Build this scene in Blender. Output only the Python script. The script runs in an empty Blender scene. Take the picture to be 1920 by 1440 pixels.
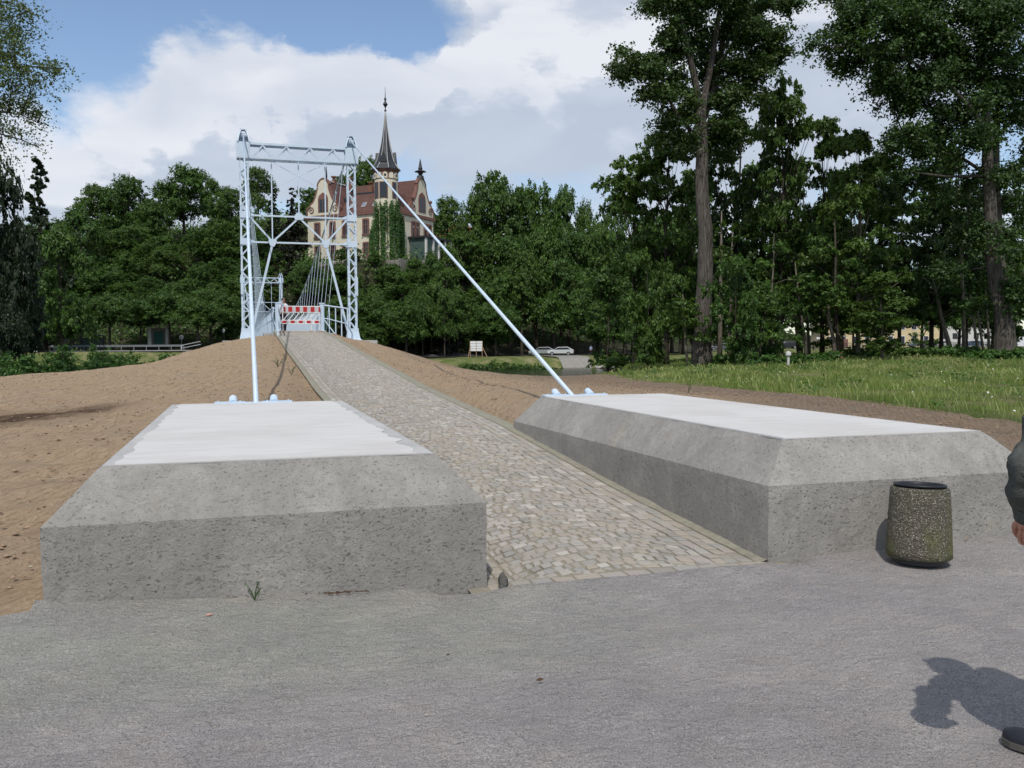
import bpy, bmesh, math, random
import numpy as np
from mathutils import Vector, Matrix, noise
random.seed(7); rng = np.random.default_rng(7)
R = math.radians
S = bpy.context.scene
C = S.collection

# ------------------------------------------------------------------ camera, sky, sun, exposure
FPX = 1672.7; YAW = 0.2934; PIT = 0.0411; ROLL = -0.0054; H = 1.6
_cy, _sy = math.cos(YAW), math.sin(YAW)
FW = Vector((_sy*math.cos(PIT), _cy*math.cos(PIT), -math.sin(PIT)))
_r = Vector((_cy, -_sy, 0)); _u = _r.cross(FW)
RT = _r*math.cos(ROLL)+_u*math.sin(ROLL); UP = -_r*math.sin(ROLL)+_u*math.cos(ROLL)
CAM = Vector((0, 0, H))
cd = bpy.data.cameras.new('camera'); co = bpy.data.objects.new('camera', cd); C.objects.link(co)
m = Matrix.Identity(4)
for i in range(3):
    m[i][0] = RT[i]; m[i][1] = UP[i]; m[i][2] = -FW[i]; m[i][3] = CAM[i]
co.matrix_world = m
cd.sensor_width = 36; cd.lens = FPX/1920*36; cd.clip_start = 0.05; cd.clip_end = 3000
S.camera = co

def at(px, py, d):                       # point seen at a photo pixel, at depth d along the view axis
    return CAM + (FW + RT*((px-960)/FPX) - UP*((py-720)/FPX))*d

SUN_EL = R(55); SUN_DIR = Vector((-0.365, -0.93, 0)).normalized()   # horizontal direction towards the sun
sun_vec = Vector((SUN_DIR.x*math.cos(SUN_EL), SUN_DIR.y*math.cos(SUN_EL), math.sin(SUN_EL)))
sl = bpy.data.lights.new('sun', 'SUN'); sl.energy = 3.0; sl.angle = R(0.6); sl.color = (1.0, 0.955, 0.89)
so = bpy.data.objects.new('sun', sl); C.objects.link(so)
so.rotation_euler = sun_vec.to_track_quat('Z', 'Y').to_euler()

W = bpy.data.worlds.new('World'); S.world = W; W.use_nodes = True
def build_world():
    nt = W.node_tree; N = nt.nodes; L = nt.links; N.clear()
    out = N.new('ShaderNodeOutputWorld')
    sky = N.new('ShaderNodeTexSky'); sky.sky_type = 'NISHITA'; sky.sun_disc = False
    sky.sun_elevation = SUN_EL; sky.sun_rotation = math.atan2(SUN_DIR.x, SUN_DIR.y)
    sky.altitude = 200; sky.air_density = 1.0; sky.dust_density = .7; sky.ozone_density = 1.6
    b1 = N.new('ShaderNodeBackground'); b1.inputs[1].default_value = 0.15
    L.new(sky.outputs[0], b1.inputs[0])
    tc = N.new('ShaderNodeTexCoord')
    def vm(op, a, b=None):
        n = N.new('ShaderNodeVectorMath'); n.operation = op
        for i, v in enumerate((a, b)):
            if v is None: continue
            if isinstance(v, tuple): n.inputs[i].default_value = v
            else: L.new(v, n.inputs[i])
        return n
    def mt(op, a, b=0.0, clamp=False):
        n = N.new('ShaderNodeMath'); n.operation = op; n.use_clamp = clamp
        for i, v in enumerate((a, b)):
            if isinstance(v, (int, float)): n.inputs[i].default_value = v
            else: L.new(v, n.inputs[i])
        return n.outputs[0]
    d = vm('NORMALIZE', tc.outputs['Generated']).outputs[0]
    def dens(off, seed=0.0):
        p = vm('MULTIPLY', vm('ADD', d, off).outputs[0], (1.0, 1.0, 1.9)).outputs[0]
        n1 = N.new('ShaderNodeTexNoise'); n1.inputs['Scale'].default_value = 2.3; n1.inputs['Detail'].default_value = 9
        n1.inputs['Roughness'].default_value = 0.56; n1.inputs['Distortion'].default_value = 0.25
        L.new(vm('ADD', p, (3.7+seed, 1.2, 0.4)).outputs[0], n1.inputs['Vector'])
        s = n1.outputs[0]
        wob = N.new('ShaderNodeTexNoise'); wob.inputs['Scale'].default_value = 9; wob.inputs['Detail'].default_value = 7
        wob.inputs['Roughness'].default_value = 0.6
        L.new(p, wob.inputs['Vector'])
        wv = vm('MULTIPLY', vm('SUBTRACT', wob.outputs['Color'], (.5, .5, .5)).outputs[0], (.10, .10, .10)).outputs[0]
        q = vm('ADD', vm('ADD', d, off).outputs[0], wv).outputs[0]
        for (px, py, rad, w) in BLOBS:
            c = (FW + RT*((px-960)/FPX) - UP*((py-720)/FPX)).normalized()
            dist = vm('DISTANCE', q, tuple(c)).outputs['Value']
            t = mt('SUBTRACT', 1.0, mt('DIVIDE', dist, rad), True)
            t = mt('SMOOTH_MIN', t, 0.7) if False else t
            s = mt('ADD', s, mt('MULTIPLY', mt('POWER', t, 0.6), w))
        return s
    BLOBS = [(330, 175, .105, .30), (470, 190, .11, .30), (620, 190, .095, .30), (700, 150, .07, .22), (1090, 130, .10, .12), (300, 260, .13, .2),
             (1000, 190, .09, .22), (880, 230, .10, .2), (1180, 260, .12, .16), (520, 290, .2, .08), (1530, 30, .07, .3),
             (120, 60, .14, -.38), (520, -10, .13, -.34), (800, 60, .05, -.30), (760, 105, .045, -.26), (200, 40, .12, -.2), (650, 30, .07, -.3),
             (100, 240, .16, .20), (1500, 200, .2, .12), (1250, 60, .3, .12), (1050, 60, .12, -.05), (1120, 320, .12, -.08)]
    D0 = dens((0, 0, 0)); D1 = dens((0.0, 0.0, 0.035))
    cov = N.new('ShaderNodeMapRange'); cov.interpolation_type = 'SMOOTHSTEP'
    L.new(D0, cov.inputs[0]); cov.inputs[1].default_value = 0.36; cov.inputs[2].default_value = 0.60
    lit = N.new('ShaderNodeMapRange'); lit.interpolation_type = 'SMOOTHSTEP'
    L.new(mt('SUBTRACT', D0, D1), lit.inputs[0]); lit.inputs[1].default_value = -0.05; lit.inputs[2].default_value = 0.10
    dn = N.new('ShaderNodeTexNoise'); dn.inputs['Scale'].default_value = 5.0; dn.inputs['Detail'].default_value = 9; dn.inputs['Distortion'].default_value = .4
    L.new(vm('MULTIPLY', d, (1, 1, 2.6)).outputs[0], dn.inputs['Vector'])
    dk = N.new('ShaderNodeMapRange'); L.new(dn.outputs[0], dk.inputs[0])
    dk.inputs[1].default_value = .35; dk.inputs[2].default_value = .68
    f = mt('ADD', mt('MULTIPLY', lit.outputs[0], 0.62), mt('MULTIPLY', mt('SUBTRACT', 1.0, dk.outputs[0]), 0.42), True)
    cr = N.new('ShaderNodeValToRGB'); L.new(f, cr.inputs[0])
    e = cr.color_ramp.elements
    e[0].position = 0.12; e[0].color = (.52, .585, .69, 1); e[1].position = 0.95; e[1].color = (.84, .86, .91, 1)
    k = e.new(.5); k.color = (.61, .665, .765, 1)
    b2 = N.new('ShaderNodeBackground'); L.new(cr.outputs[0], b2.inputs[0]); b2.inputs[1].default_value = 1.0
    mx = N.new('ShaderNodeMixShader')
    L.new(mt('MULTIPLY', cov.outputs[0], .93), mx.inputs[0]); L.new(b1.outputs[0], mx.inputs[1]); L.new(b2.outputs[0], mx.inputs[2])
    L.new(mx.outputs[0], out.inputs[0])
build_world()
S.view_settings.view_transform = 'Standard'; S.view_settings.look = 'None'
S.view_settings.exposure = 0.0; S.view_settings.gamma = 1.0; S.view_settings.use_curve_mapping = False
S.render.engine = 'CYCLES'

# ------------------------------------------------------------------ materials
MAT = {}
class NB:
    """small node builder for one material"""
    def __init__(s, name, rough=.8, spec=.3):
        s.m = bpy.data.materials.new(name); s.m.use_nodes = True
        s.nt = s.m.node_tree; s.N = s.nt.nodes; s.L = s.nt.links
        s.b = s.N['Principled BSDF']; s.b.inputs['Roughness'].default_value = rough
        s.b.inputs['Specular IOR Level'].default_value = spec
        s.tc = s.N.new('ShaderNodeTexCoord'); s.obj = s.tc.outputs['Object']
        MAT[name] = s.m
    def _in(s, sock, v):
        if isinstance(v, (int, float)): sock.default_value = v
        elif isinstance(v, tuple): sock.default_value = v if len(v) != 3 or sock.type != 'RGBA' else v+(1,)
        else: s.L.new(v, sock)
    def noise(s, scale, detail=5, rough=.55, vec=None, dist=0.0, st=None):
        n = s.N.new('ShaderNodeTexNoise'); n.inputs['Scale'].default_value = scale
        n.inputs['Detail'].default_value = detail; n.inputs['Roughness'].default_value = rough
        n.inputs['Distortion'].default_value = dist
        v = vec or s.obj
        if st: v = s.vmul(v, st)
        s.L.new(v, n.inputs['Vector']); return n.outputs[0]
    def vor(s, scale, feat='F1', vec=None, out='Distance', st=None, rnd=1.0):
        n = s.N.new('ShaderNodeTexVoronoi'); n.inputs['Scale'].default_value = scale; n.feature = feat
        n.inputs['Randomness'].default_value = rnd
        v = vec or s.obj
        if st: v = s.vmul(v, st)
        s.L.new(v, n.inputs['Vector']); return n.outputs[out]
    def vmul(s, v, t):
        n = s.N.new('ShaderNodeVectorMath'); n.operation = 'MULTIPLY'; s.L.new(v, n.inputs[0]); n.inputs[1].default_value = t
        return n.outputs[0]
    def mr(s, v, a, b, c=0., d=1., smooth=False):
        n = s.N.new('ShaderNodeMapRange'); s._in(n.inputs[0], v)
        if smooth: n.interpolation_type = 'SMOOTHSTEP'
        for i, q in enumerate((a, b, c, d)): n.inputs[i+1].default_value = q
        return n.outputs[0]
    def mt(s, op, a, b=0., clamp=False):
        n = s.N.new('ShaderNodeMath'); n.operation = op; n.use_clamp = clamp
        s._in(n.inputs[0], a); s._in(n.inputs[1], b); return n.outputs[0]
    def ramp(s, v, stops):
        n = s.N.new('ShaderNodeValToRGB'); s.L.new(v, n.inputs[0]); e = n.color_ramp.elements
        while len(e) < len(stops): e.new(.5)
        for k, (p, c) in zip(e, stops): k.position = p; k.color = c+(1,)
        return n.outputs[0]
    def mix(s, f, a, b, mode='MIX'):
        n = s.N.new('ShaderNodeMix'); n.data_type = 'RGBA'; n.blend_type = mode
        s._in(n.inputs[0], f); s._in(n.inputs[6], a); s._in(n.inputs[7], b); return n.outputs[2]
    def attr(s, name):
        n = s.N.new('ShaderNodeAttribute'); n.attribute_name = name; return n
    def orand(s):
        return s.N.new('ShaderNodeObjectInfo').outputs['Random']
    def col(s, v): s._in(s.b.inputs['Base Color'], v)
    def bump(s, h, dist=.01, strength=1.0, prev=None):
        n = s.N.new('ShaderNodeBump'); s._in(n.inputs['Height'], h); n.inputs['Distance'].default_value = dist
        n.inputs['Strength'].default_value = strength
        if prev: s.L.new(prev, n.inputs['Normal'])
        s.L.new(n.outputs[0], s.b.inputs['Normal']); return n.outputs[0]

def plain(name, c, rough=.7, spec=.3, var=.12, scale=8., metal=0., bump=0.):
    b = NB(name, rough, spec); n = b.noise(scale)
    b.col(b.mix(b.mr(n, .3, .7), tuple(x*(1-var) for x in c), tuple(min(1, x*(1+var)) for x in c)))
    b.b.inputs['Metallic'].default_value = metal
    if bump: b.bump(b.noise(scale*5), bump)
    return b.m

def mk_materials():
    # gravel
    b = NB('gravel', .95, .15)
    fine = b.noise(150, 4, .75); mid = b.noise(28, 6, .7); big = b.noise(.9, 6, .62, dist=.6); pat = b.noise(2.6, 6, .65, dist=1.2)
    c = b.ramp(fine, [(.34, (.18, .163, .152)), (.5, (.40, .372, .352)), (.66, (.66, .61, .58))])
    c = b.mix(b.mr(big, .35, .65, 0, .55, True), c, b.mix(1.0, c, (.80, .81, .84), 'MULTIPLY'))
    c = b.mix(b.mr(pat, .45, .7, 0, .8, True), c, b.mix(1.0, c, (1.12, 1.08, 1.04), 'MULTIPLY'))
    c = b.mix(b.mr(b.noise(1.7, 7, .75, st=(1, 2.2, 1), dist=1.5), .56, .70, 0, .5, True), c, b.mix(1.0, c, (.68, .67, .67), 'MULTIPLY'))
    v = b.vor(70, out='Color'); vd = b.vor(70)
    sep = b.N.new('ShaderNodeSeparateColor'); b.L.new(v, sep.inputs[0])
    pick = b.mt('MULTIPLY', b.mr(sep.outputs[0], .76, .8), b.mr(vd, .25, .4, 1, 0))
    c = b.mix(b.mt('MULTIPLY', pick, .85), c, b.mix(sep.outputs[1], (.07, .07, .072), (.62, .58, .54)))
    gr = b.attr('zone').outputs['Color']; sz = b.N.new('ShaderNodeSeparateColor'); b.L.new(gr, sz.inputs[0])
    c = b.mix(b.mt('MULTIPLY', sz.outputs[0], .6), c, b.mix(1.0, c, (.90, 1.02, .86), 'MULTIPLY'))
    b.col(c)
    n = b.bump(b.mt('ADD', b.mt('MULTIPLY', fine, .5), b.mt('MULTIPLY', mid, 1.3)), .016, 1.0)
    n = b.bump(b.noise(3.2, 7, .72, dist=1.4), .11, .75, n); b.bump(b.noise(11, 5, .65, st=(1, 1.6, 1), dist=.8), .04, .8, n)
    # soil
    b = NB('soil', .97, .1)
    n1 = b.noise(1.1, 7, .62, dist=.5); n2 = b.noise(34, 5, .7); n3 = b.noise(110, 3, .7); n4 = b.noise(6, 6, .7)
    c = b.ramp(n4, [(.3, (.46, .325, .205)), (.55, (.575, .42, .27)), (.75, (.66, .50, .335))])
    c = b.mix(b.mr(n1, .35, .7, 0, .55, True), c, (.48, .375, .27))
    c = b.mix(b.mr(n2, .32, .46, .55, 0), c, (.33, .235, .155))
    c = b.mix(b.mr(n3, .66, .78, 0, .6), c, (.66, .56, .44))
    sz = b.N.new('ShaderNodeSeparateColor'); b.L.new(b.attr('zone').outputs['Color'], sz.inputs[0])
    c = b.mix(sz.outputs[1], c, b.mix(1.0, c, (.60, .61, .66), 'MULTIPLY'))         # mauve brown topsoil on the right
    c = b.mix(b.mt('MULTIPLY', sz.outputs[2], b.mr(b.noise(3, 5, .6), .3, .55, .45, 1)), c, (.115, .072, .045))   # dark brown patch on the left
    b.col(c)
    w = b.N.new('ShaderNodeTexWave'); w.inputs['Scale'].default_value = 1.7; w.inputs['Distortion'].default_value = 2.2
    w.inputs['Detail'].default_value = 4; w.inputs['Detail Scale'].default_value = 1.5
    rot = b.N.new('ShaderNodeMapping'); rot.inputs['Rotation'].default_value = (0, 0, R(35)); b.L.new(b.obj, rot.inputs[0]); b.L.new(rot.outputs[0], w.inputs['Vector'])
    n = b.bump(w.outputs[1], .10, .8)
    n = b.bump(b.mt('ADD', n2, b.mt('MULTIPLY', n4, 1.6)), .075, 1., n)
    b.bump(n3, .012, .8, n)
    # grass ground
    b = NB('grass_ground', .95, .1)
    n1 = b.noise(.55, 6, .65); n2 = b.noise(9, 5, .7); n3 = b.noise(50, 3, .7)
    c = b.ramp(n2, [(.3, (.055, .08, .022)), (.55, (.12, .155, .042)), (.75, (.19, .205, .075))])
    c = b.mix(b.mr(n1, .42, .68, 0, .75, True), c, (.30, .255, .14))
    c = b.mix(b.mr(n3, .3, .45, .6, 0), c, (.03, .045, .014))
    b.col(c); b.bump(b.mt('ADD', n2, n3), .06, 1.)
    b = NB('forest_floor', .97, .1)
    n1 = b.noise(.35, 6, .65); n2 = b.noise(4, 5, .7)
    c = b.ramp(n2, [(.3, (.02, .024, .012)), (.7, (.055, .058, .03))])
    c = b.mix(b.mr(n1, .5, .65, 0, .7), c, (.10, .085, .06))
    b.col(c); b.bump(n2, .3, 1.)
    # rough concrete of the anchor blocks
    b = NB('rough_concrete', .93, .2)
    geo0 = b.N.new('ShaderNodeNewGeometry'); sn0 = b.N.new('ShaderNodeSeparateXYZ'); b.L.new(geo0.outputs['True Normal'], sn0.inputs[0]); vert0 = b.mr(sn0.outputs[2], .25, .6, 1, .15)
    big = b.noise(1.3, 7, .65, dist=.6); mid = b.noise(9, 6, .7); fine = b.noise(85, 4, .75)
    c = b.ramp(mid, [(.3, (.32, .302, .272)), (.55, (.385, .365, .33)), (.75, (.44, .42, .385))])
    c = b.mix(b.mr(big, .36, .62, .6, 0, True), c, (.26, .248, .228))
    c = b.mix(b.mr(b.noise(5, 5, .7), .5, .7, 0, .35), c, (.29, .275, .25))
    c = b.mix(b.mt('MULTIPLY', b.mr(b.noise(2.2, 5, .7, st=(2.2, 2.2, .16)), .55, .72, 0, .5), vert0), c, (.235, .225, .20))
    c = b.mix(b.mr(b.noise(.7, 6, .7, st=(1, 1, .4)), .56, .72, 0, .45, True), c, (.44, .42, .39))
    pitm = b.mr(b.noise(1.5, 4, .6), .40, .58, 0, 1, True)
    geo = b.N.new('ShaderNodeNewGeometry'); sn = b.N.new('ShaderNodeSeparateXYZ'); b.L.new(geo.outputs['Normal'], sn.inputs[0])
    vert = b.mr(sn.outputs[2], .25, .6, 1, .22)
    pit = b.mr(b.noise(44, 3, .6, st=(.7, .85, 1.3), dist=.15), .30, .365, 1, 0)
    pit2 = b.mr(b.noise(75, 3, .6, st=(.6, .8, 1.4)), .28, .36, .8, 0)
    pt = b.mt('MULTIPLY', b.mt('MULTIPLY', b.mt('MAXIMUM', pit, pit2), b.mr(pitm, 0, 1, .45, 1)), vert)
    c = b.mix(b.mt('MULTIPLY', pt, .38), c, (.11, .10, .092))
    c = b.mix(b.mr(fine, .60, .8, 0, .4), c, (.48, .46, .43)); c = b.mix(b.mr(fine, .25, .42, .35, 0), c, (.2, .19, .18))
    c = b.mix(b.mr(b.noise(2.6, 3, .5), .68, .78, 0, .3), c, (.40, .30, .17))
    b.col(c)
    n = b.bump(b.mt('MULTIPLY', pt, -1), .055, 1.)
    n = b.bump(b.noise(16, 7, .75, dist=.4), .03, .75, n); b.bump(fine, .008, .9, n)
    # float finished pale top
    b = NB('pale_screed', .85, .25)
    st = b.noise(5, 6, .6, st=(.35, 2.2, 1), dist=.4); big = b.noise(.8, 5, .6)
    c = b.ramp(st, [(.25, (.49, .472, .445)), (.5, (.565, .55, .525)), (.8, (.61, .595, .57))])
    c = b.mix(b.mr(big, .45, .65, 0, .6, True), c, (.49, .47, .44))
    c = b.mix(b.mr(b.noise(7, 6, .75), .62, .74, 0, .4), c, (.42, .40, .37))
    c = b.mix(b.mr(b.noise(2.2, 7, .75, st=(.25, 2.5, 1)), .58, .72, 0, .55), c, (.42, .41, .39))
    b.col(c); b.bump(b.noise(30, 5, .6, st=(.3, 1.5, 1)), .008, .5)
    b = NB('smooth_concrete', .9, .2)
    n1 = b.noise(2, 6, .65); n2 = b.noise(40, 4, .7)
    c = b.ramp(n1, [(.3, (.37, .36, .345)), (.7, (.47, .46, .445))]); c = b.mix(b.mr(n2, .3, .45, .4, 0), c, (.3, .29, .28))
    b.col(c); b.bump(n2, .006, .7)
    # cobble stone
    b = NB('granite_sett', .85, .25)
    t = b.attr('tint').outputs['Fac']; n1 = b.noise(45, 4, .7); n2 = b.noise(220, 2, .6)
    c = b.ramp(t, [(0, (.27, .248, .21)), (.2, (.34, .312, .265)), (.4, (.365, .315, .25)), (.55, (.30, .288, .262)), (.7, (.395, .365, .315)), (.85, (.345, .30, .265)), (1, (.47, .44, .385))])
    c = b.mix(b.mr(n1, .35, .65, .4, 0), c, b.mix(1., c, (.72, .72, .72), 'MULTIPLY'))
    c = b.mix(b.mr(n2, .6, .75, 0, .35), c, (.55, .52, .48)); b.col(c); b.bump(n1, .006, .8)
    b = NB('joint_sand', .97, .1)
    n1 = b.noise(60, 4, .7); n2 = b.noise(1.5, 5, .6)
    c = b.ramp(n1, [(.3, (.20, .178, .138)), (.7, (.37, .33, .26))]); c = b.mix(b.mr(n2, .45, .65, 0, .5), c, (.17, .17, .11))
    b.col(c); b.bump(n1, .01, 1.)
    b = NB('mortar', .95, .15)
    n1 = b.noise(14, 6, .7); n2 = b.noise(1.2, 4, .6)
    c = b.ramp(n1, [(.3, (.19, .175, .135)), (.7, (.34, .31, .25))]); c = b.mix(b.mr(n2, .4, .62, 0, .6), c, (.27, .275, .20))
    b.col(c); b.bump(n1, .02, 1.)
    # steel paint
    b = NB('blue_steel', .42, .4)
    n1 = b.noise(3, 5, .6); n2 = b.noise(24, 4, .7)
    c = b.mix(b.mr(n1, .35, .65), (.50, .61, .715), (.57, .67, .765)); c = b.mix(b.mr(n2, .62, .78, 0, .45), c, (.34, .42, .47)); c = b.mix(b.mr(b.noise(1.3, 6, .7, st=(3, 3, .4)), .58, .72, 0, .4), c, (.40, .45, .47)); b.col(c)
    b.bump(n2, .004, .5)
    b = NB('exposed_aggregate', .9, .25)
    v = b.vor(95, out='Color'); vd = b.vor(95); s_ = b.N.new('ShaderNodeSeparateColor'); b.L.new(v, s_.inputs[0])
    sc = b.ramp(s_.outputs[0], [(0, (.10, .088, .065)), (.4, (.22, .19, .15)), (.72, (.29, .25, .19)), (.9, (.45, .41, .34)), (1, (.66, .62, .54))])
    c = b.mix(b.mr(vd, .35, .65), sc, (.07, .068, .05))
    g = b.noise(3.3, 5, .65, st=(1, 1, .5)); sepz = b.N.new('ShaderNodeSeparateXYZ'); b.L.new(b.obj, sepz.inputs[0])
    ga = b.mt('MULTIPLY', b.mr(g, .40, .62, 0, .75, True), b.mr(sepz.outputs[2], .1, .5, 1.0, .35))
    c = b.mix(ga, c, b.mix(b.mr(b.noise(60), .4, .6), (.095, .105, .03), (.17, .17, .06))); b.col(c)
    b.bump(b.mr(vd, .1, .55, 1, 0), .012, 1.)
    plain('black_plastic', (.012, .014, .018), .5, .4)
    b = NB('jacket_cloth', .9, .15)
    n1 = b.noise(7, 5, .6, dist=.6); n2 = b.noise(240, 2, .5)
    c = b.mix(b.mr(n1, .35, .7), (.052, .055, .050), (.088, .092, .084)); c = b.mix(b.mr(n2, .4, .7, 0, .35), c, (.12, .122, .112)); b.col(c)
    n = b.bump(b.noise(9, 4, .55, dist=1.4, st=(1, 1, 1.6)), .03, .7); b.bump(n2, .002, .6, n)
    plain('trouser_cloth', (.02, .022, .032), .9, .15, bump=.004)
    b = NB('skin', .55, .35); n1 = b.noise(30, 4); b.col(b.mix(b.mr(n1, .35, .65), (.40, .19, .13), (.50, .27, .19)))
    b.b.inputs['Subsurface Weight'].default_value = .08; b.b.inputs['Subsurface Radius'].default_value = (.01, .004, .002); b.bump(b.noise(160), .001, .7)
    plain('shoe_leather', (.014, .015, .022), .45, .4); plain('shoe_sole', (.09, .085, .075), .8)
    plain('hair_grey', (.12, .10, .085), .8); plain('white_cloth', (.75, .75, .78), .9); plain('light_blue_cloth', (.28, .40, .62), .9)
    plain('dark_cloth', (.02, .02, .03), .9); plain('red_cloth', (.3, .05, .04), .9)
    plain('white_paint', (.74, .74, .74), .5, .4, .06); plain('grey_reflective', (.50, .50, .50), .45, .4, .05)
    plain('red_paint', (.42, .018, .02), .45, .4, .1)
    plain('worn_white', (.62, .60, .56), .7, .3, .1); plain('timber', (.33, .22, .13), .85, .2, .2, 20)
    # bark
    for nm, a, c2, sc in (('poplar_bark', (.045, .038, .032), (.165, .145, .125), 6.), ('dark_bark', (.035, .03, .024), (.105, .09, .07), 7.), ('pale_bark', (.11, .095, .075), (.27, .235, .185), 9.)):
        b = NB(nm, .95, .1)
        f = b.noise(sc, 6, .7, st=(2.2, 2.2, .22), dist=.5); g = b.noise(sc*5, 4, .6)
        c = b.mix(b.mr(f, .38, .62), a, c2); c = b.mix(b.mr(g, .6, .75, 0, .5), c, tuple(min(1, x*1.4) for x in c2)); b.col(c)
        b.bump(f, .12, 1.)
    # leaves
    def leaf(nm, dark, mid, light, warm=(.11, .13, .03)):
        b = NB(nm, .5, .35)
        t = b.attr('tint').outputs['Fac']; r_ = b.orand()
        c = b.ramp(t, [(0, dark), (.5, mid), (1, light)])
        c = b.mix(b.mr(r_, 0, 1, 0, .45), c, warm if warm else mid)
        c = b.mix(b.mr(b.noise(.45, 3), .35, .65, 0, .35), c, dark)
        b.col(c)
        tr = b.N.new('ShaderNodeBsdfTranslucent'); b.L.new(b.mix(1.0, c, (1.25, 1.35, .5), 'MULTIPLY'), tr.inputs[0])
        mx = b.N.new('ShaderNodeMixShader'); mx.inputs[0].default_value = .28
        b.L.new(b.b.outputs[0], mx.inputs[1]); b.L.new(tr.outputs[0], mx.inputs[2])
        b.L.new(mx.outputs[0], b.N['Material Output'].inputs[0]); return b
    leaf('leaf_green', (0.024, 0.057, 0.012), (0.061, 0.132, 0.022), (0.128, 0.227, 0.038), (0.115, 0.182, 0.032))
    leaf('leaf_bright', (0.034, 0.071, 0.016), (0.075, 0.144, 0.025), (0.138, 0.218, 0.040), (0.115, 0.178, 0.032))
    leaf('leaf_poplar', (0.020, 0.045, 0.014), (0.050, 0.101, 0.025), (0.112, 0.182, 0.045), (0.091, 0.137, 0.036))
    leaf('leaf_ash', (0.039, 0.065, 0.026), (0.091, 0.137, 0.046), (0.169, 0.221, 0.078), (0.130, 0.169, 0.052))
    leaf('leaf_conifer_and_shade', (0.013, 0.026, 0.013), (0.026, 0.047, 0.021), (0.046, 0.075, 0.029), (0.039, 0.052, 0.023))  # conifers, and the shade painted into the broad trees at the left edge
    leaf('leaf_purple', (0.014, 0.017, 0.012), (0.031, 0.031, 0.022), (0.054, 0.054, 0.031), (0.042, 0.036, 0.024))
    leaf('leaf_bush', (0.030, 0.075, 0.016), (0.065, 0.150, 0.030), (0.110, 0.210, 0.045), (0.090, 0.170, 0.035))
    leaf('grass_blade', (.07, .12, .022), (.19, .265, .05), (.46, .44, .21), None)
    plain('petal', (.75, .75, .70), .8)
    # villa
    b = NB('villa_render', .9, .2); n1 = b.noise(.5, 6, .65); n2 = b.noise(3, 5, .7, st=(1, 1, .35))
    c = b.ramp(n1, [(.3, (.62, .56, .42)), (.7, (.72, .67, .53))]); c = b.mix(b.mr(n2, .5, .75, 0, .4), c, (.47, .40, .29)); b.col(c)
    b = NB('roof_tile', .85, .25); n1 = b.noise(.9, 6, .65); br = b.N.new('ShaderNodeTexBrick'); b.L.new(b.obj, br.inputs[0])
    n3 = b.noise(9, 4, .7); c = b.ramp(n1, [(.3, (.095, .05, .042)), (.7, (.155, .078, .062))]); c = b.mix(b.mr(n3, .4, .65, 0, .4), c, (.08, .045, .038)); b.col(c)
    b.bump(b.noise(7, 3, .5, st=(1, 1, 3)), .1, .8)
    plain('orange_tile', (.42, .15, .07), .85, .2, .2, 3)
    plain('slate', (.028, .030, .034), .45, .4, .25, 3, bump=.03)
    plain('brown_stone', (.20, .105, .085), .85, .2, .2, 3); plain('brick_red', (.22, .11, .075), .9, .2, .25, 6)
    plain('window_glass', (.02, .024, .03), .12, .6, .2, 2); plain('sky_glass', (.16, .20, .26), .1, .6, .2, 2)
    plain('teal_glass', (.07, .11, .10), .3, .5, .3, 3); plain('lead_white', (.55, .55, .53), .5)
    plain('grey_stone', (.22, .205, .18), .9, .2, .3, 2, bump=.05); plain('cream_render', (.62, .50, .30), .9, .2, .1, 1)
    plain('green_paint', (.03, .12, .10), .6); plain('dark_metal', (.03, .032, .035), .5, .4); plain('galvanised', (.17, .18, .185), .4, .5, .1, 8)
    plain('asphalt', (.09, .088, .085), .9, .2, .2, 3); plain('pale_path', (.25, .235, .205), .95, .1, .15, 2)
    plain('rubble', (.12, .115, .105), .95, .1, .45, 3, bump=.08); plain('stone_white', (.5, .47, .42), .9, .1, .2)
    plain('clod', (.28, .20, .135), .97, .05, .35, 10); plain('pebble', (.40, .35, .28), .9, .1, .3, 10)
    plain('dead_leaf', (.09, .048, .022), .9, .1, .3, 40); plain('pink_chip', (.52, .28, .22), .9, .1, .1)
    for nm, c in (('car_white', (.5, .51, .52)), ('car_silver', (.26, .28, .28)), ('car_black', (.02, .022, .026)), ('car_blue', (.05, .09, .16)), ('car_grey', (.12, .13, .14))):
        plain(nm, c, .28, .5, .05)
    plain('tyre', (.02, .02, .02), .9); plain('rim_metal', (.4, .4, .42), .35, .5, metal=.6)
    plain('lamp_glass', (.62, .62, .58), .4)
    # river
    b = NB('river_water', .12, .5); b.col((.018, .026, .016)); n1 = b.noise(.8, 4, .6, st=(1, 2.2, 1)); b.bump(n1, .10, .8)
mk_materials()

# ------------------------------------------------------------------ mesh helpers
def tag(o, label=None, cat=None, group=None, kind=None):
    if label: o['label'] = label
    if cat: o['category'] = cat
    if group: o['group'] = group
    if kind: o['kind'] = kind
    return o
def link(name, me, mat=None, parent=None, loc=None):
    o = bpy.data.objects.new(name, me); C.objects.link(o)
    if mat: me.materials.append(MAT[mat])
    if parent: o.parent = parent
    if loc is not None: o.location = loc
    return o
def empty(name, loc, label, cat, group=None, rz=0.):
    o = bpy.data.objects.new(name, None); C.objects.link(o); o.location = loc; o.rotation_euler.z = rz
    o.empty_display_size = .2
    return tag(o, label, cat, group)
def copy_thing(o, loc, rz=None, label=None, scale=None):
    def rec(s, p):
        c = s.copy(); C.objects.link(c)
        if p: c.parent = p
        for k in list(s.children): rec(k, c)
        return c
    c = rec(o, None); c.location = loc
    if rz is not None: c.rotation_euler.z = rz
    if label: c['label'] = label
    if scale: c.scale = scale
    return c

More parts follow.
